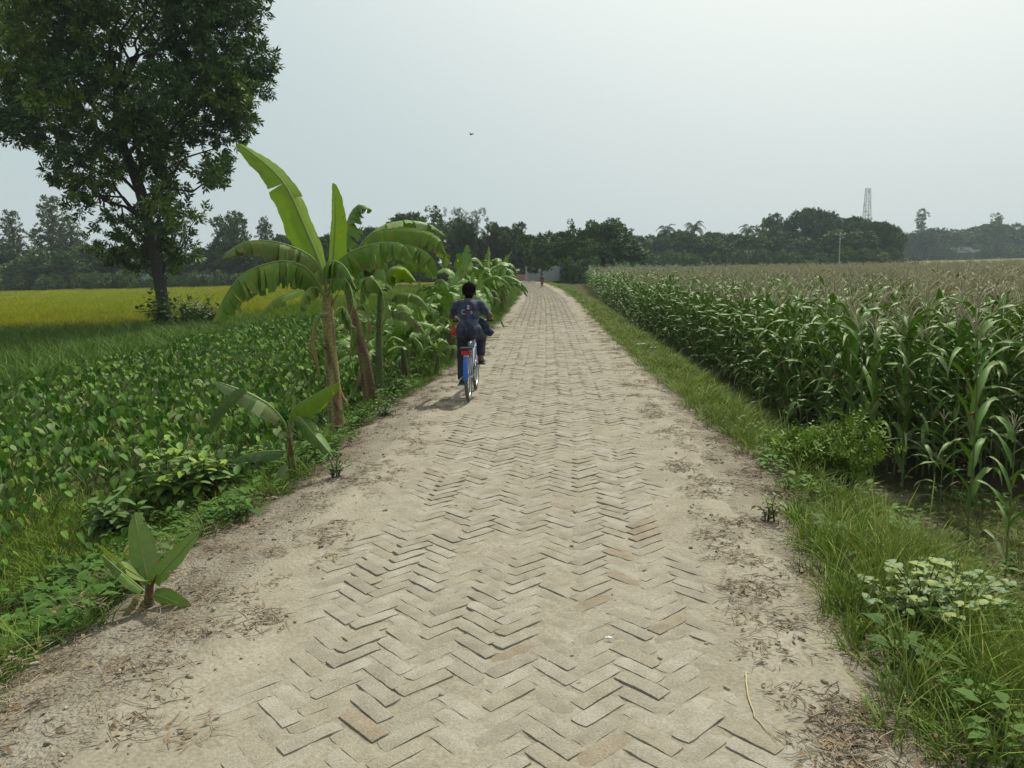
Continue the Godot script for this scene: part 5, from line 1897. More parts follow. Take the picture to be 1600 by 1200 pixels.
	# brush round the foot of the big tree
	for e in [[252, 520, 1.7, 0.95, 30, "leafy brush climbing round the foot of the big tree trunk", 640], [295, 512, 1.5, 1.0, 28, "low bush just beside the big tree trunk", 641], [325, 505, 1.3, 0.9, 24, "bush between the big tree trunk and the drooping banana leaf", 642]]:
		var z: float = -32.0 + (e[6] - 640) * 0.6
		var p := zp(e[0], e[1], z)
		leafy_shrub(Vector3(p.x, gy(p.x, z), z), e[2], e[3], e[4], [0.2, 0.3], [Color(0.075, 0.125, 0.04), Color(0.10, 0.15, 0.05)], e[6], e[5], "bush")
	# fern-like fronds beside it
	rng.seed = 650
	var pz := zp(310, 500, -30.5)
	var fern := thing("date_palm_seedling", Vector3(pz.x, gy(pz.x, -30.5), -30.5), "young palm with stiff feathery fronds beside the big tree trunk", "palm")
	for k in 7:
		var fr := MB.new()
		var path := smooth_path([Vector3.ZERO, Vector3(0.25, 0.9, 0), Vector3(0.75, 1.5, 0)], 14)
		fr.tube(path, range(14).map(func(j): return lerpf(0.014, 0.004, j / 13.0)), 4, Color(0.1, 0.13, 0.05))
		for j in range(3, 14):
			for hand: float in [-1.0, 1.0]:
				leaflet(fr, path[j], Vector3(0.55, 0.35, 0.75 * hand).normalized(), 0.34 * (1.1 - j / 16.0), 0.03, Color(0.07, 0.12, 0.035) * rr(0.8, 1.2))
		var o := part(fern, "frond", fr.mesh(), M.leaf)
		o.transform = Transform3D(Basis(Vector3.UP, k * 2.4), Vector3.ZERO)

func leafy_shrub(at: Vector3, height: float, radius: float, stems: int, sizes: Array, tones: Array, seed_no: int, label: String, category: String, round := 0.5) -> void:
	rng.seed = seed_no
	var o := thing("leafy_" + category, at, label, category)
	var shapes := []
	for k in 5:
		var lf := oval_leaf(rr(sizes[0], sizes[1]), rr(sizes[0], sizes[1]) * round, rr(0.1, 0.5), tones[k % tones.size()] * rr(0.9, 1.1), 5)
		shapes.append(lf.mesh())
	for s in stems:
		var a := s * 2.4
		var q := sqrt((s + 0.5) / stems)
		var tip := Vector3(cos(a) * q * radius, height * (1.0 - 0.5 * q * q) * rr(0.8, 1.08), sin(a) * q * radius)
		var path := smooth_path([Vector3(cos(a), -0.02, sin(a)) * 0.03, tip * Vector3(0.4, 0.6, 0.4), tip], 8)
		var mb := MB.new()
		mb.tube(path, [0.006, 0.006, 0.005, 0.005, 0.004, 0.003, 0.003, 0.002], 4, Color(0.11, 0.13, 0.05), false)
		part(o, "stem", mb.mesh(), M.stem)
		for j in range(2, 8):
			for e in 2:
				var la := j * 1.6 + e * PI + rr(-0.3, 0.3)
				# leaves below the tips more often take the first tone
				var pick := rng.randi() % 5
				if j < 6 and tones.size() > 1 and pick % tones.size() > 0 and rng.randf() < 0.65:
					pick = 0
				var lf := part(o, "leaf", shapes[pick], M.leaf)
				lf.transform = Transform3D(Basis(Vector3.UP, la) * Basis(Vector3.BACK, rr(-0.35, 0.35) + (0.5 if j == 7 else 0.0)), path[j])
				lf.scale *= 1.0
# ---------------------------------------------------------------- people: a skin over tapered bones
func skin(bones: Array, cell: float, blend: float) -> MB:
	var lo := Vector3.ONE * 1e9
	var hi := -lo
	for b in bones:
		var r: float = maxf(b[2], b[3]) + blend + cell * 3.0
		lo = lo.min(b[0] - Vector3.ONE * r).min(b[1] - Vector3.ONE * r)
		hi = hi.max(b[0] + Vector3.ONE * r).max(b[1] + Vector3.ONE * r)
	var nx := int((hi.x - lo.x) / cell) + 2
	var ny := int((hi.y - lo.y) / cell) + 2
	var nz := int((hi.z - lo.z) / cell) + 2
	var f := PackedFloat32Array()
	f.resize(nx * ny * nz)
	f.fill(1e3)
	for b in bones:
		var a: Vector3 = b[0]
		var ab: Vector3 = b[1] - a
		var ra: float = b[2]
		var rb: float = b[3]
		var flat: Vector3 = b[4] if b.size() > 4 else Vector3.ONE     # squash of the distance along each axis
		var ll := maxf(ab.length_squared(), 1e-9)
		var reach := maxf(ra, rb) * 1.6 + blend + cell * 2.5
		var mn := ((a.min(b[1]) - Vector3.ONE * reach - lo) / cell).max(Vector3.ZERO)
		var mx := (a.max(b[1]) + Vector3.ONE * reach - lo) / cell
		for z in range(int(mn.z), mini(int(mx.z) + 1, nz)):
			for y in range(int(mn.y), mini(int(mx.y) + 1, ny)):
				var at := (z * ny + y) * nx
				for x in range(int(mn.x), mini(int(mx.x) + 1, nx)):
					var p := lo + Vector3(x, y, z) * cell - a
					var t := clampf(p.dot(ab) / ll, 0.0, 1.0)
					var d := ((p - ab * t) * flat).length() - lerpf(ra, rb, t)
					var o := f[at + x]
					var h := maxf(blend - absf(o - d), 0.0) / blend
					f[at + x] = minf(o, d) - h * h * blend * 0.25
	var mb := MB.new()
	var ids := PackedInt32Array()
	ids.resize(nx * ny * nz)
	ids.fill(-1)
	var steps := [0, 1, nx, nx + 1, nx * ny, nx * ny + 1, nx * ny + nx, nx * ny + nx + 1]
	for z in nz - 1:
		for y in ny - 1:
			for x in nx - 1:
				var at := (z * ny + y) * nx + x
				var mask := 0
				for k in 8:
					if f[at + steps[k]] < 0.0:
						mask |= 1 << k
				if mask == 0 or mask == 255:
					continue
				var sum := Vector3.ZERO
				var count := 0
				for k in 8:
					for axis in 3:
						if k & (1 << axis):
							continue
						var k2 := k | (1 << axis)
						var fa := f[at + steps[k]]
						var fb := f[at + steps[k2]]
						if (fa < 0.0) != (fb < 0.0):
							var q := fa / (fa - fb)
							var c := Vector3(k & 1, (k >> 1) & 1, (k >> 2) & 1)
							c[axis] += q
							sum += c
							count += 1
				ids[at] = mb.vert(lo + (Vector3(x, y, z) + sum / count) * cell)
	for z in range(1, nz - 1):
		for y in range(1, ny - 1):
			for x in range(1, nx - 1):
				var at := (z * ny + y) * nx + x
				var inside := f[at] < 0.0
				if inside != (f[at + 1] < 0.0):
					net(mb, ids, at, nx, nx * ny, inside)
				if inside != (f[at + nx] < 0.0):
					net(mb, ids, at, nx * ny, 1, inside)
				if inside != (f[at + nx * ny] < 0.0):
					net(mb, ids, at, 1, nx, inside)
	return mb

func net(mb: MB, ids: PackedInt32Array, at: int, s1: int, s2: int, inside: bool) -> void:
	var a := ids[at]
	var b := ids[at - s1]
	var c := ids[at - s1 - s2]
	var d := ids[at - s2]
	if a < 0 or b < 0 or c < 0 or d < 0:
		return
	if inside:
		mb.quad(a, d, c, b)
	else:
		mb.quad(a, b, c, d)

func head_bones(c: Vector3, s: float, nod: Basis) -> Array:
	var at := func(x: float, y: float, z: float) -> Vector3: return c + nod * (Vector3(x, y, z) * s)
	var out := []
	# skull, face, jaw, nose, ears; the face looks along -z
	out.append([c + nod * (Vector3(0, 0.025, 0.012) * s), c + nod * (Vector3(0, 0.022, -0.022) * s), 0.083 * s, 0.078 * s, Vector3(1.1, 1, 1)])
	out.append([c + nod * (Vector3(0, -0.02, -0.03) * s), c + nod * (Vector3(0, -0.06, -0.048) * s), 0.062 * s, 0.042 * s])
	out.append([c + nod * (Vector3(0, 0.0, -0.092) * s), c + nod * (Vector3(0, -0.024, -0.108) * s), 0.009 * s, 0.014 * s])
	for e: float in [-1.0, 1.0]:
		out.append([c + nod * (Vector3(e * 0.078, 0.012, 0.008) * s), c + nod * (Vector3(e * 0.08, -0.022, 0.0) * s), 0.014 * s, 0.011 * s, Vector3(1.6, 1, 1)])
	out.append([c + nod * (Vector3(-0.016, -0.055, -0.088) * s), c + nod * (Vector3(0.016, -0.055, -0.088) * s), 0.008 * s, 0.008 * s])
	return out

# a hand closed round a bar that runs along x; e is -1 for the left hand, 1 for the right
func hand_bones(grip: Vector3, e: float, s: float) -> Array:
	var out := []
	var palm_a := grip + Vector3(-0.026 * e, 0.026, 0.016) * s
	var palm_b := grip + Vector3(0.026 * e, 0.026, 0.016) * s
	out.append([palm_a + Vector3(0, -0.002, 0.03) * s, palm_a, 0.016 * s, 0.013 * s])
	out.append([palm_b + Vector3(0, -0.004, 0.03) * s, palm_b, 0.016 * s, 0.013 * s])
	out.append([grip + Vector3(0, 0.024, 0.05) * s, grip + Vector3(0, 0.027, 0.012) * s, 0.019 * s, 0.015 * s])
	for k in 4:
		var x := (-0.031 + 0.0207 * k) * e * s
		var len: float = [1.0, 1.1, 1.05, 0.85][k]
		var a := grip + Vector3(x, 0.027 * s, 0.004 * s)
		var b := grip + Vector3(x, 0.020 * s, -0.021 * s * len)
		var c := grip + Vector3(x, -0.008 * s, -0.024 * s * len)
		var d := grip + Vector3(x, -0.022 * s, -0.006 * s)
		out.append([a, b, 0.0085 * s, 0.008 * s])
		out.append([b, c, 0.008 * s, 0.0075 * s])
		out.append([c, d, 0.0075 * s, 0.0065 * s])
	var t0 := grip + Vector3(-0.036 * e, 0.012, 0.03) * s
	var t1 := grip + Vector3(-0.043 * e, -0.014, 0.008) * s
	var t2 := grip + Vector3(-0.03 * e, -0.024, -0.012) * s
	out.append([t0, t1, 0.011 * s, 0.0095 * s])
	out.append([t1, t2, 0.0095 * s, 0.008 * s])
	return out

func plaid() -> ImageTexture:
	var im := Image.create(256, 256, false, Image.FORMAT_RGB8)
	for y in 256:
		for x in 256:
			var c := Color(0.12, 0.14, 0.25)
			var v := 0.0
			for p in [x, y]:
				var m: int = p % 64
				if m < 14:
					v += 0.35
				elif m == 22 or m == 23 or m == 54:
					v += 0.8
				elif m > 36 and m < 46:
					v -= 0.35
			c = c.lerp(Color(0.58, 0.61, 0.70), clampf(v * 0.5, 0, 1)) if v > 0 else c * (1.0 + v * 0.5)
			im.set_pixel(x, y, c)
	return ImageTexture.create_from_image(im)

func build_rider() -> void:
	rng.seed = 77
	var at := gp(733, 626, 0.0)
	var turn := -0.05
	build_bicycle(at, turn)
	var p := thing("person", at, "person in navy plaid shirt and dark jeans riding a bicycle away", "person", "", turn)
	var dark_skin := plain(Color(0.105, 0.05, 0.032), 0.55)
	dark_skin.subsurf_scatter_enabled = true
	dark_skin.subsurf_scatter_strength = 0.08
	# joints, bicycle axes: rear wheel on the ground at the origin, riding along -z
	var hip_c := Vector3(0.0, 0.865, -0.20)
	var chest := Vector3(0.0, 1.10, -0.30)
	var neck := Vector3(0.0, 1.225, -0.355)
	var head := Vector3(0.005, 1.318, -0.385)
	var hip := [Vector3(-0.075, 0.855, -0.22), Vector3(0.075, 0.855, -0.22)]
	var knee := [Vector3(-0.115, 0.53, -0.43), Vector3(0.125, 0.735, -0.55)]
	var ankle := [Vector3(-0.115, 0.235, -0.285), Vector3(0.125, 0.47, -0.40)]
	var toe := [Vector3(-0.12, 0.185, -0.40), Vector3(0.128, 0.432, -0.51)]
	var shoulder := [Vector3(-0.138, 1.172, -0.335), Vector3(0.138, 1.172, -0.335)]
	var elbow := [Vector3(-0.235, 1.025, -0.44), Vector3(0.25, 1.025, -0.44)]
	var wrist := [Vector3(-0.215, 0.985, -0.645), Vector3(0.235, 0.985, -0.665)]
	var grip := [Vector3(-0.215, 0.95, -0.70), Vector3(0.235, 0.95, -0.72)]
	var b := [[hip_c, chest, 0.105, 0.11, Vector3(0.95, 1, 1.2)], [chest, neck, 0.10, 0.055], [neck, head, 0.05, 0.052]]
	for k in 2:
		b.append([hip[k], knee[k], 0.072, 0.05])
		b.append([knee[k], ankle[k], 0.047, 0.031])
		b.append([ankle[k], toe[k], 0.03, 0.024])
		b.append([shoulder[k], elbow[k], 0.044, 0.034])
		b.append([elbow[k], wrist[k], 0.033, 0.024])
		b.append([chest + Vector3(0, 0.06, 0), shoulder[k], 0.075, 0.05])
		b.append([wrist[k], grip[k] + Vector3(0, 0.026, 0.035), 0.023, 0.021])
	var body := skin(b, 0.0115, 0.035)
	body.join(skin(head_bones(head, 1.04, Basis(Vector3.RIGHT, 0.1)), 0.005, 0.02), Transform3D())
	for k in 2:
		body.join(skin(hand_bones(grip[k], -1.0 if k == 0 else 1.0, 0.95), 0.004, 0.007), Transform3D())
	part(p, "body", body.mesh(), dark_skin)
	for e: float in [-1.0, 1.0]:
		var eye := MB.new()
		eye.lathe(Vector3(e * 0.032, 1.326, -0.468), [Vector2(0, -0.011), Vector2(0.009, -0.006), Vector2(0.011, 0), Vector2(0.009, 0.006), Vector2(0, 0.011)], 8)
		part(p, "eye", eye.mesh(), plain(Color(0.25, 0.23, 0.2), 0.3))
	# clothes lie a little outside the body
	var sb := [[hip_c + Vector3(0, 0.02, 0), chest, 0.112, 0.114, Vector3(0.93, 1, 1.1)], [chest, neck + Vector3(0, -0.035, 0), 0.122, 0.066], [hip_c + Vector3(-0.05, 0.0, 0.0), hip_c + Vector3(0.05, 0, 0), 0.106, 0.106]]
	for k in 2:
		sb.append([chest + Vector3(0, 0.05, 0), shoulder[k], 0.095, 0.06])
		sb.append([shoulder[k], shoulder[k].lerp(elbow[k], 0.55), 0.054, 0.06])
	var shirt := skin(sb, 0.011, 0.03)
	for k in shirt.v.size():      # folds of loose cloth
		var v := shirt.v[k]
		var n := 0.006 * sin(v.y * 46.0 + v.x * 22.0 + 2.0 * sin(v.x * 19.0)) + 0.004 * sin(v.x * 60.0 + v.y * 25.0)
		shirt.v[k] = v + (v - Vector3(0, v.y, -0.28)).normalized() * n
	var cloth := grained(plain(Color(1, 1, 1), 0.85), plaid(), 0.36, null, 0.0, false)
	cloth.rim_enabled = true
	cloth.rim = 0.2
	part(p, "shirt", shirt.mesh(), cloth)
	var tb := [[hip_c + Vector3(0, -0.02, 0), hip_c + Vector3(0, 0.03, -0.01), 0.12, 0.112]]
	for k in 2:
		tb.append([hip_c + Vector3(0, -0.03, 0), hip[k], 0.10, 0.088])
		tb.append([hip[k], knee[k], 0.08, 0.062])
		tb.append([knee[k], knee[k].lerp(ankle[k], 0.92 if k == 0 else 0.72), 0.066, 0.056])
	part(p, "trousers", skin(tb, 0.0115, 0.03).mesh(), plain(Color(0.014, 0.018, 0.034), 0.85))
	var hb := [[head + Vector3(0, 0.045, 0.012), head + Vector3(0, 0.05, -0.02), 0.092, 0.086, Vector3(1.08, 1, 1)], [head + Vector3(0, 0.02, 0.04), head + Vector3(0, -0.035, 0.045), 0.066, 0.048]]
	var hair := skin(hb, 0.006, 0.02)
	for k in hair.v.size():
		var v := hair.v[k]
		hair.v[k] = v + (v - head).normalized() * 0.013 * noise_a.get_noise_3d(v.x * 75.0, v.y * 60.0, v.z * 75.0)
	part(p, "hair", hair.mesh(), matt(plain(Color(0.008, 0.007, 0.007), 0.95)))
	for k in 2:
		var sole := MB.new()
		var dirv: Vector3 = (toe[k] - ankle[k]) * Vector3(1, 0, 1)
		var fwd := dirv.normalized()
		var m: Vector3 = (ankle[k] + toe[k]) / 2 + Vector3(0, -0.038 if k == 0 else -0.035, 0) + fwd * 0.01
		var pitch := Basis.looking_at((toe[k] - ankle[k] + Vector3(0, 0.035, 0)).normalized(), Vector3.UP)
		sole.box(Vector3(0.078, 0.02, 0.22), Transform3D(pitch, m))
		var sandal := part(p, "sandal", sole.mesh(), plain(Color(0.035, 0.022, 0.015), 0.7))
		var strap := MB.new()
		for q: float in [0.35, 0.8]:
			var c: Vector3 = ankle[k].lerp(toe[k], q)
			strap.ring(c, (toe[k] - ankle[k]).normalized(), 0.034, 0.006, 14, 5, 2.4)
		part(sandal, "strap", strap.mesh(), plain(Color(0.05, 0.028, 0.018), 0.6))
	# print on the back of the shirt
	var font := SystemFont.new()
	font.font_names = PackedStringArray(["Droid Sans"])
	font.font_weight = 700
	for e in [["2", 0.010, 1.150, 0.050, Color(0.5, 0.5, 0.5)], ["C", -0.055, 1.092, 0.068, Color(0.25, 0.25, 0.27)], ["5", 0.048, 1.085, 0.036, Color(0.36, 0.36, 0.4)], ["~", -0.002, 1.092, 0.075, Color(0.3, 0.02, 0.035)], ["/", 0.050, 1.150, 0.045, Color(0.26, 0.02, 0.035)]]:
		var tm := TextMesh.new()
		tm.font = font
		tm.text = e[0]
		tm.font_size = 32
		tm.pixel_size = e[3] / 24.0
		tm.depth = 0.004
		var o := part(p, "shirt_print", tm, plain(e[4], 0.8))
		var back := -1.0
		for v in shirt.v:
			if absf(v.x - e[1]) < e[3] * 0.45 and absf(v.y - e[2]) < e[3] * 0.5:
				back = maxf(back, v.z)
		o.transform = Transform3D(Basis(Vector3.RIGHT, -0.3), Vector3(e[1], e[2], back + 0.001))
	# bags that hang from the handlebar
	var bag := skin([[Vector3(0, -0.05, 0), Vector3(0, -0.16, 0), 0.018, 0.058, Vector3(1, 1, 1.5)], [Vector3(-0.03, -0.17, 0), Vector3(0.03, -0.175, 0), 0.045, 0.05, Vector3(1, 1, 1.4)]], 0.007, 0.03)
	for k in bag.v.size():
		var v := bag.v[k]
		bag.v[k] = v + Vector3(v.x, 0, v.z).normalized() * 0.006 * noise_a.get_noise_3d(v.x * 40.0, v.y * 25.0, v.z * 40.0)
	bag.tube(smooth_path([Vector3(-0.012, -0.06, 0), Vector3(-0.014, 0.0, 0), Vector3(0, 0.018, 0), Vector3(0.014, 0.0, 0), Vector3(0.012, -0.06, 0)], 12), [0.004, 0.004, 0.004, 0.004, 0.004, 0.004, 0.004, 0.004, 0.004, 0.004, 0.004, 0.004], 5)
	var turned := Basis(Vector3.UP, turn)
	var red := single("shopping_bag", bag.mesh(), plain(Color(0.5, 0.02, 0.02), 0.4), at + turned * Vector3(-0.245, 0.945, -0.69), "red plastic bag hanging from the bicycle handlebar", "bag")
	red.rotation.y = turn
	red.scale = Vector3(0.6, 0.85, 0.6)
	var roll := skin([[Vector3(-0.04, 0.02, 0.0), Vector3(0.05, -0.13, 0.02), 0.045, 0.055, Vector3(1, 1, 1.3)], [Vector3(0.03, -0.11, 0), Vector3(0.08, -0.14, 0.0), 0.045, 0.042]], 0.008, 0.03)
	for k in roll.v.size():
		var v := roll.v[k]
		roll.v[k] = v + Vector3(v.x, v.y, v.z).normalized() * 0.006 * sin(v.y * 80.0 + v.x * 50.0)
	var sack := single("cloth_bundle", roll.mesh(), cloth, at + turned * Vector3(0.165, 0.93, -0.66), "folded navy plaid cloth slung under the handlebar beside the hand", "cloth")
	sack.rotation.y = turn

func build_bicycle(at: Vector3, turn: float) -> void:
	var o := thing("bicycle", at, "bicycle with blue rear mudguard, red reflector and black carrier", "bicycle", "", turn)
	var rubber := plain(Color(0.10, 0.085, 0.065), 0.9)
	var chrome := plain(Color(0.5, 0.5, 0.5), 0.3, 0.9)
	var paint := plain(Color(0.32, 0.42, 0.52), 0.35)
	var black := plain(Color(0.015, 0.015, 0.017), 0.5)
	var blue := plain(Color(0.015, 0.10, 0.42), 0.3)
	var R := 0.305
	for k in 2:
		var c := Vector3(0, R, -0.95 * k)
		var w := Node3D.new()
		w.name = "wheel"
		o.add_child(w, true)
		var ty := MB.new()
		ty.ring(c, Vector3.RIGHT, R - 0.022, 0.022, 44, 9)
		part(w, "tyre", ty.mesh(), rubber)
		var ri := MB.new()
		ri.ring(c, Vector3.RIGHT, R - 0.05, 0.010, 44, 6, 1.3)
		part(w, "rim", ri.mesh(), chrome)
		var sp := MB.new()
		for j in 28:
			var a := TAU * j / 28.0
			var e := 1.0 if j % 2 else -1.0
			var b := a + (0.5 if j % 4 < 2 else -0.5)
			sp.tube([c + Vector3(0.022 * e, sin(b) * 0.02, cos(b) * 0.02), c + Vector3(0, sin(a) * (R - 0.05), cos(a) * (R - 0.05))], [0.0016, 0.0016], 3, Color(1, 1, 1), false)
		part(w, "spokes", sp.mesh(), chrome)
		var hu := MB.new()
		hu.tube([c + Vector3(-0.06, 0, 0), c + Vector3(0.06, 0, 0)], [0.018, 0.018], 10)
		part(w, "hub", hu.mesh(), chrome)
		# mudguard: a channel that follows the tyre
		var mg := MB.new()
		var from := -0.05 if k == 0 else 0.9
		var to := 2.45 if k == 0 else 2.3
		for j in 19:
			var a := lerpf(from, to, j / 18.0)
			var out := Vector3(0, sin(a), cos(a))
			for e in 5:
				var q := (e - 2) / 2.0
				mg.vert(c + out * (R + 0.022 - 0.014 * q * q) + Vector3(q * 0.03, 0, 0))
		for j in 18:
			for e in 4:
				mg.quad(j * 5 + e, j * 5 + e + 1, j * 5 + e + 6, j * 5 + e + 5)
		part(o, "mudguard", mg.mesh(), blue)
		if k == 0:
			var band := MB.new()
			for j in 5:
				var a := lerpf(0.95, 1.2, j / 4.0)
				var out := Vector3(0, sin(a), cos(a))
				for e in 5:
					var q := (e - 2) / 2.0
					band.vert(c + out * (R + 0.025 - 0.014 * q * q) + Vector3(q * 0.031, 0, 0))
			for j in 4:
				for e in 4:
					band.quad(j * 5 + e, j * 5 + e + 1, j * 5 + e + 6, j * 5 + e + 5)
			part(o, "mudguard_band", band.mesh(), plain(Color(0.6, 0.62, 0.65), 0.4))
	var bb := Vector3(0, 0.28, -0.41)
	var seat := Vector3(0, 0.70, -0.22)
	var headt := Vector3(0, 0.80, -0.76)
	var heads := Vector3(0, 0.62, -0.81)
	var fr := MB.new()
	fr.tube([bb, seat], [0.017, 0.017], 8)
	fr.tube([bb, heads], [0.02, 0.02], 8)
	fr.tube([seat - Vector3(0, 0.08, 0.02), headt], [0.017, 0.017], 8)
	fr.tube([heads, headt], [0.022, 0.022], 8)
	for e: float in [-1.0, 1.0]:
		fr.tube([bb + Vector3(0.03 * e, 0, 0), Vector3(0.06 * e, R, 0)], [0.01, 0.01], 6)
		fr.tube([seat - Vector3(0, 0.05, 0), Vector3(0.06 * e, R, 0)], [0.009, 0.009], 6)
		fr.tube([heads + Vector3(0.05 * e, -0.03, 0), Vector3(0.055 * e, R, -0.95)], [0.013, 0.01], 6)
	fr.tube([heads + Vector3(-0.05, -0.03, 0), heads + Vector3(0.05, -0.03, 0)], [0.014, 0.014], 6)
	part(o, "frame", fr.mesh(), paint)
	var post := MB.new()
	post.tube([seat, Vector3(0, 0.775, -0.195)], [0.013, 0.013], 8)
	part(o, "seat_post", post.mesh(), chrome)
	var sd := skin([[Vector3(-0.055, 0.785, -0.14), Vector3(0.055, 0.785, -0.14), 0.042, 0.042, Vector3(1, 1.6, 1)], [Vector3(0, 0.79, -0.16), Vector3(0, 0.79, -0.36), 0.05, 0.022, Vector3(1, 1.4, 1)]], 0.008, 0.03)
	part(o, "saddle", sd.mesh(), black)
	var rack := MB.new()
	for x: float in [-0.06, -0.02, 0.02, 0.06]:
		rack.tube([Vector3(x, 0.655, 0.17), Vector3(x, 0.655, -0.16)], [0.006, 0.006], 5)
	for z: float in [0.17, 0.05, -0.07, -0.16]:
		rack.tube([Vector3(-0.07, 0.655, z), Vector3(0.07, 0.655, z)], [0.006, 0.006], 5)
	for e: float in [-1.0, 1.0]:
		rack.tube([Vector3(0.065 * e, 0.65, 0.06), Vector3(0.065 * e, R, 0.0)], [0.005, 0.005], 5)
	rack.box(Vector3(0.15, 0.018, 0.30), Transform3D(Basis(), Vector3(0, 0.668, 0.02)))
	part(o, "carrier", rack.mesh(), black)
	var rf := MB.new()
	rf.box(Vector3(0.11, 0.05, 0.02), Transform3D(Basis(), Vector3(0, 0.618, 0.185)))
	part(o, "reflector", rf.mesh(), plain(Color(0.42, 0.012, 0.015), 0.2))
	var hb := MB.new()
	var path := smooth_path([Vector3(-0.26, 0.945, -0.70), Vector3(-0.15, 0.95, -0.705), Vector3(-0.06, 0.945, -0.75), Vector3(0, 0.94, -0.755), Vector3(0.06, 0.945, -0.75), Vector3(0.16, 0.95, -0.72), Vector3(0.28, 0.947, -0.722)], 20)
	hb.tube(path, range(20).map(func(k): return 0.011), 8)
	hb.tube([headt, Vector3(0, 0.94, -0.755)], [0.013, 0.013], 8)
	part(o, "handlebar", hb.mesh(), chrome)
	for k in 2:
		var gr := MB.new()
		gr.tube([path[0] if k == 0 else path[19], path[3] if k == 0 else path[16]], [0.0155, 0.0155], 8)
		part(o, "grip", gr.mesh(), black)
		var bell := MB.new()
	var pedals := [Vector3(-0.125, 0.155, -0.35), Vector3(0.13, 0.405, -0.47)]
	for k in 2:
		var e := -1.0 if k == 0 else 1.0
		var cr := MB.new()
		cr.tube([bb + Vector3(0.05 * e, 0, 0), Vector3(0.07 * e, pedals[k].y, pedals[k].z)], [0.012, 0.010], 6)
		part(o, "crank", cr.mesh(), chrome)
		var pe := MB.new()
		pe.box(Vector3(0.10, 0.022, 0.075), Transform3D(Basis(), pedals[k]))
		part(o, "pedal", pe.mesh(), plain(Color(0.05, 0.28, 0.33), 0.5))
	var ring := MB.new()
	ring.ring(bb + Vector3(0.045, 0, 0), Vector3.RIGHT, 0.085, 0.006, 28, 5)
	for j in 5:
		var a := TAU * j / 5.0
		ring.tube([bb + Vector3(0.045, 0, 0), bb + Vector3(0.045, sin(a) * 0.085, cos(a) * 0.085)], [0.008, 0.005], 5)
	part(o, "chainring", ring.mesh(), chrome)
	var ch := MB.new()
	for s: float in [-1.0, 1.0]:
		ch.tube([bb + Vector3(0.045, 0.085 * s, 0), Vector3(0.045, R + 0.035 * s, 0)], [0.005, 0.005], 4)
	part(o, "chain", ch.mesh(), black)
	var axle := MB.new()
	axle.tube([Vector3(-0.115, R - 0.06, 0.0), Vector3(0.12, R - 0.06, 0.0)], [0.006, 0.006], 5)
	var stand := MB.new()
	stand.tube([Vector3(-0.06, R, -0.05), Vector3(-0.13, R - 0.05, 0.18)], [0.007, 0.007], 6)
	part(o, "kickstand", stand.mesh(), chrome)
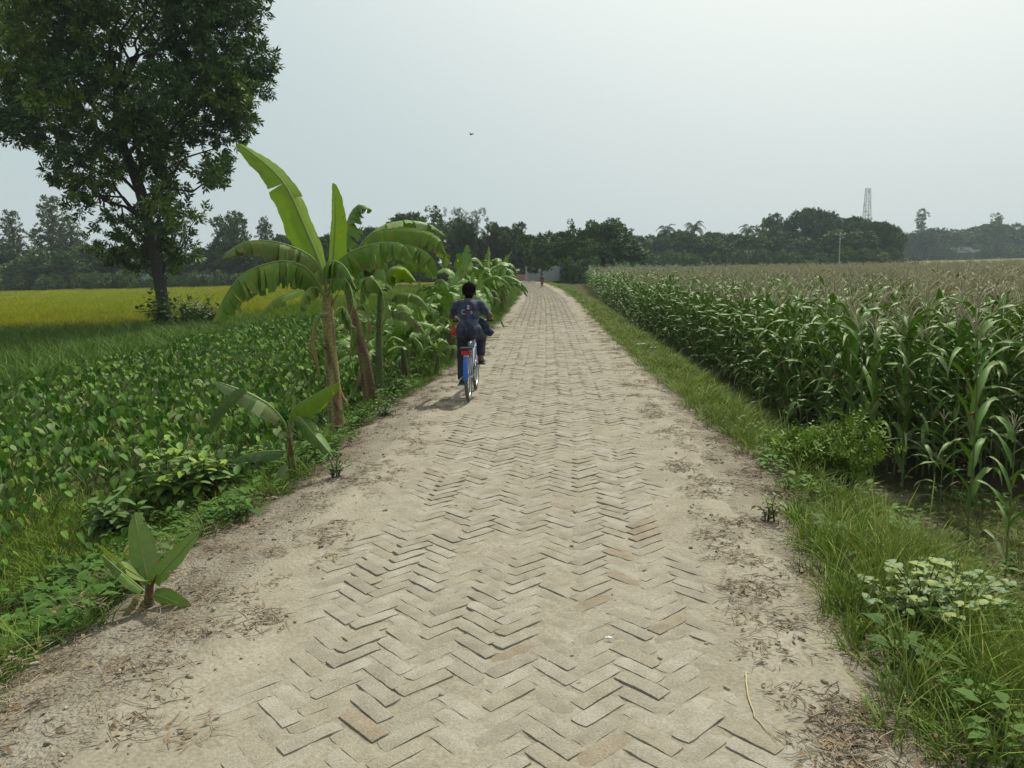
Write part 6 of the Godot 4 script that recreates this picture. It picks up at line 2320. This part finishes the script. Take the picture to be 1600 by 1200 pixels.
# ---------------------------------------------------------------- child, bird, litter
func build_small_things() -> void:
	rng.seed = 9
	# a child further along the lane
	var at := gp(847, 449, 0.0)
	at.y = gy(at.x, at.z)
	var c := thing("person", at, "small child in reddish clothes standing at the grassy edge far down the lane", "person", "", 0.3)
	var b := [[Vector3(0, 0.5, 0), Vector3(0, 0.72, 0), 0.085, 0.09], [Vector3(0, 0.72, 0), Vector3(0, 0.80, 0), 0.08, 0.04], [Vector3(0, 0.8, 0), Vector3(0, 0.9, 0), 0.035, 0.04]]
	for e: float in [-1.0, 1.0]:
		b.append([Vector3(0.05 * e, 0.5, 0), Vector3(0.06 * e, 0.26, -0.03 * e), 0.06, 0.042])
		b.append([Vector3(0.06 * e, 0.26, -0.03 * e), Vector3(0.06 * e, 0.04, 0.02), 0.04, 0.028])
		b.append([Vector3(0.06 * e, 0.035, 0.02), Vector3(0.065 * e, 0.025, -0.09), 0.028, 0.02])
		b.append([Vector3(0.11 * e, 0.76, 0), Vector3(0.16 * e, 0.62, 0.0), 0.036, 0.028])
		b.append([Vector3(0.16 * e, 0.62, 0), Vector3(0.15 * e, 0.48, -0.06), 0.027, 0.022])
		b.append([Vector3(0.15 * e, 0.48, -0.06), Vector3(0.145 * e, 0.42, -0.08), 0.02, 0.016])
	var body := skin(b, 0.013, 0.03)
	body.join(skin(head_bones(Vector3(0, 0.94, 0), 0.95, Basis()), 0.007, 0.02), Transform3D())
	part(c, "body", body.mesh(), plain(Color(0.15, 0.075, 0.05), 0.6))
	part(c, "shirt", skin([[Vector3(0, 0.46, 0), Vector3(0, 0.72, 0), 0.115, 0.108], [Vector3(-0.1, 0.75, 0), Vector3(0.1, 0.75, 0), 0.055, 0.055]], 0.012, 0.03).mesh(), plain(Color(0.10, 0.05, 0.045), 0.8))
	part(c, "shorts", skin([[Vector3(0, 0.48, 0), Vector3(0.055, 0.3, -0.02), 0.085, 0.07], [Vector3(0, 0.48, 0), Vector3(-0.055, 0.3, 0.02), 0.085, 0.07]], 0.012, 0.03).mesh(), plain(Color(0.14, 0.055, 0.05), 0.8))
	part(c, "hair", skin([[Vector3(0, 0.985, 0.01), Vector3(0, 0.98, -0.02), 0.088, 0.08]], 0.009, 0.02).mesh(), plain(Color(0.01, 0.009, 0.009), 0.6))
	# bird in flight
	var bp := zp(737, 210, -34.0)
	var bird := thing("bird", bp, "tiny dark bird flying in the open sky", "bird", "", 0.9)
	var bd := skin([[Vector3(0, 0, -0.055), Vector3(0, 0, 0.05), 0.026, 0.018], [Vector3(0, 0.012, -0.075), Vector3(0, 0.012, -0.085), 0.018, 0.016], [Vector3(0, 0.01, -0.1), Vector3(0, 0.008, -0.118), 0.006, 0.002], [Vector3(0, 0, 0.05), Vector3(0, 0.0, 0.12), 0.014, 0.01, Vector3(0.6, 1.8, 1)], [Vector3(0.02, 0.01, -0.02), Vector3(0.09, 0.06, -0.03), 0.02, 0.012, Vector3(1, 1.9, 0.6)], [Vector3(0.09, 0.06, -0.03), Vector3(0.16, 0.05, 0.03), 0.014, 0.004, Vector3(1, 1.9, 0.6)], [Vector3(-0.02, 0.01, -0.02), Vector3(-0.09, 0.06, -0.03), 0.02, 0.012, Vector3(1, 1.9, 0.6)], [Vector3(-0.09, 0.06, -0.03), Vector3(-0.16, 0.05, 0.03), 0.014, 0.004, Vector3(1, 1.9, 0.6)]], 0.006, 0.012)
	part(bird, "body", bd.mesh(), plain(Color(0.02, 0.02, 0.022), 0.7))
	# twig lying in the sand
	var way := []
	var rad := []
	for p in [[1164, 1055], [1170, 1090], [1180, 1118], [1200, 1138], [1227, 1160]]:
		var q := gp(p[0], p[1], 0.0)
		way.append(Vector3(q.x, sand_height(q.x - centre(-q.z), -q.z) + 0.006, q.z))
	var tw := MB.new()
	var path := smooth_path(way, 14)
	for k in 14:
		rad.append(lerpf(0.0045, 0.0014, k / 13.0))
		path[k] += Vector3(rr(-0.004, 0.004), 0, rr(-0.004, 0.004))
	tw.tube(path, rad, 6, Color(0.42, 0.35, 0.2))
	single("twig", tw.mesh(), M.straw, Vector3.ZERO, "thin curved pale twig lying on the sand beside the bricks", "twig")
	# pale scraps thrown on the verge
	for e in [[1002, 541, 0.11, "crumpled white plastic bag lying in the grass by the maize"], [1020, 546, 0.08, "smaller white plastic scrap beside the crumpled bag in the grass"], [952, 998, 0.022, "tiny white chip lying on the bricks"]]:
		var q := ground_at(e[0], e[1], 0.0)
		var s: float = e[2]
		var mb := skin([[Vector3(-s * 0.6, s * 0.1, 0), Vector3(s * 0.6, s * 0.14, s * 0.1), s * 0.3, s * 0.22, Vector3(1, 1.7, 1)], [Vector3(0, s * 0.1, -s * 0.3), Vector3(s * 0.2, s * 0.12, s * 0.35), s * 0.24, s * 0.2, Vector3(1, 1.6, 1)]], s * 0.09, s * 0.2)
		for k in mb.v.size():
			var v := mb.v[k]
			mb.v[k] = v + Vector3(0.3, 1, 0.2) * s * 0.12 * noise_a.get_noise_3d(v.x / s * 3.0, v.y / s * 3.0, v.z / s * 3.0)
		single("plastic_scrap" if s > 0.05 else "white_chip", mb.mesh(), plain(Color(0.5, 0.52, 0.5), 0.6), q + Vector3(0, 0.03 if s > 0.05 else 0.004, 0), e[3], "litter")
	# dry straw and leaf crumbs on the shoulders
	var bits := []
	for k in 14:
		var mb := MB.new()
		for j in 8:
			var a := rr(0, TAU)
			var len := rr(0.02, 0.11)
			var m := Vector3(rr(-0.09, 0.09), rr(0.002, 0.010), rr(-0.09, 0.09))
			var d := Vector3(cos(a), rr(-0.04, 0.06), sin(a)) * len * 0.5
			var bow := Vector3(-sin(a), 0.1, cos(a)) * len * rr(-0.2, 0.2)
			mb.tube([m - d, m + bow, m + d], [0.0013, 0.0016, 0.001], 3, Color(1, 1, 1) * rr(0.6, 1.3), false)
		for j in 3:
			var lf := oval_leaf(rr(0.015, 0.04), rr(0.01, 0.018), rr(-0.6, 0.6), Color(0.8, 0.7, 0.6), 2)
			mb.join(lf, Transform3D(Basis(Vector3.UP, rr(0, TAU)) * Basis(Vector3.RIGHT, rr(-0.5, 0.5)), Vector3(rr(-0.09, 0.09), 0.006, rr(-0.09, 0.09))))
		bits.append(mb.mesh())
	var spots := []
	for k in 5600:
		var d := 2.0 + pow(rng.randf(), 1.7) * 22.0
		var hand := 1.0 if rng.randf() < 0.5 else -1.0
		var edge := table(right_edge_t, d) if hand > 0 else table(left_edge_t, d)
		var u := rr(1.08, edge + 0.3)
		var x := centre(d) + hand * u
		var n := noise_a.get_noise_2d(x * 2.6 + 3.0, d * 2.6) + rr(-0.2, 0.2)
		if n < 0.16 - 0.2 * smoothstep(1.3, 1.9, u) or not in_view(x, 0, -d, 0.03):
			continue
		var y := maxf(gy(x, -d) - 0.07 * (1.0 - smoothstep(1.1, 1.42, u)), sand_height(hand * u, d))
		var tone: Color = [Color(0.26, 0.205, 0.14), Color(0.19, 0.145, 0.10), Color(0.35, 0.29, 0.20), Color(0.29, 0.235, 0.16)][rng.randi() % 4]
		spots.append([upright(Vector3(x, y, -d), rr(0, TAU), Vector3.ONE * rr(0.7, 1.3)), tone * rr(0.8, 1.2)])
	scatter("dry_straw", bits, M.straw, spots, "dry brown straw and leaf crumbs strewn along both sandy shoulders", "straw")
	# clods and crumbs of earth
	var clod := []
	for k in 4:
		var mb := skin([[Vector3.ZERO, Vector3(0.006, 0.002, 0.003) * (k + 1), 0.011, 0.008]], 0.0045, 0.004)
		for j in mb.v.size():
			mb.v[j] += random_dir() * 0.0018
		clod.append(mb.mesh())
	spots = []
	for k in 2600:
		var d := 1.9 + pow(rng.randf(), 2.0) * 11.0
		var hand := 1.0 if rng.randf() < 0.5 else -1.0
		var u := rr(0.1, 2.3)
		if u < 1.0 and rng.randf() < 0.85:
			continue
		var x := centre(d) + hand * u
		if not in_view(x, 0, -d, 0.02):
			continue
		var y := maxf(gy(x, -d) - 0.07 * (1.0 - smoothstep(1.1, 1.42, u)), sand_height(hand * u, d))
		spots.append([upright(Vector3(x, y + 0.002, -d), rr(0, TAU), Vector3.ONE * pow(rng.randf(), 4.0) * 0.9 + Vector3.ONE * 0.12), Color(0.29, 0.245, 0.18) * rr(0.6, 1.3)])
	scatter("earth_crumbs", clod, M.straw, spots, "small crumbs of earth scattered over sand and shoulders", "soil")
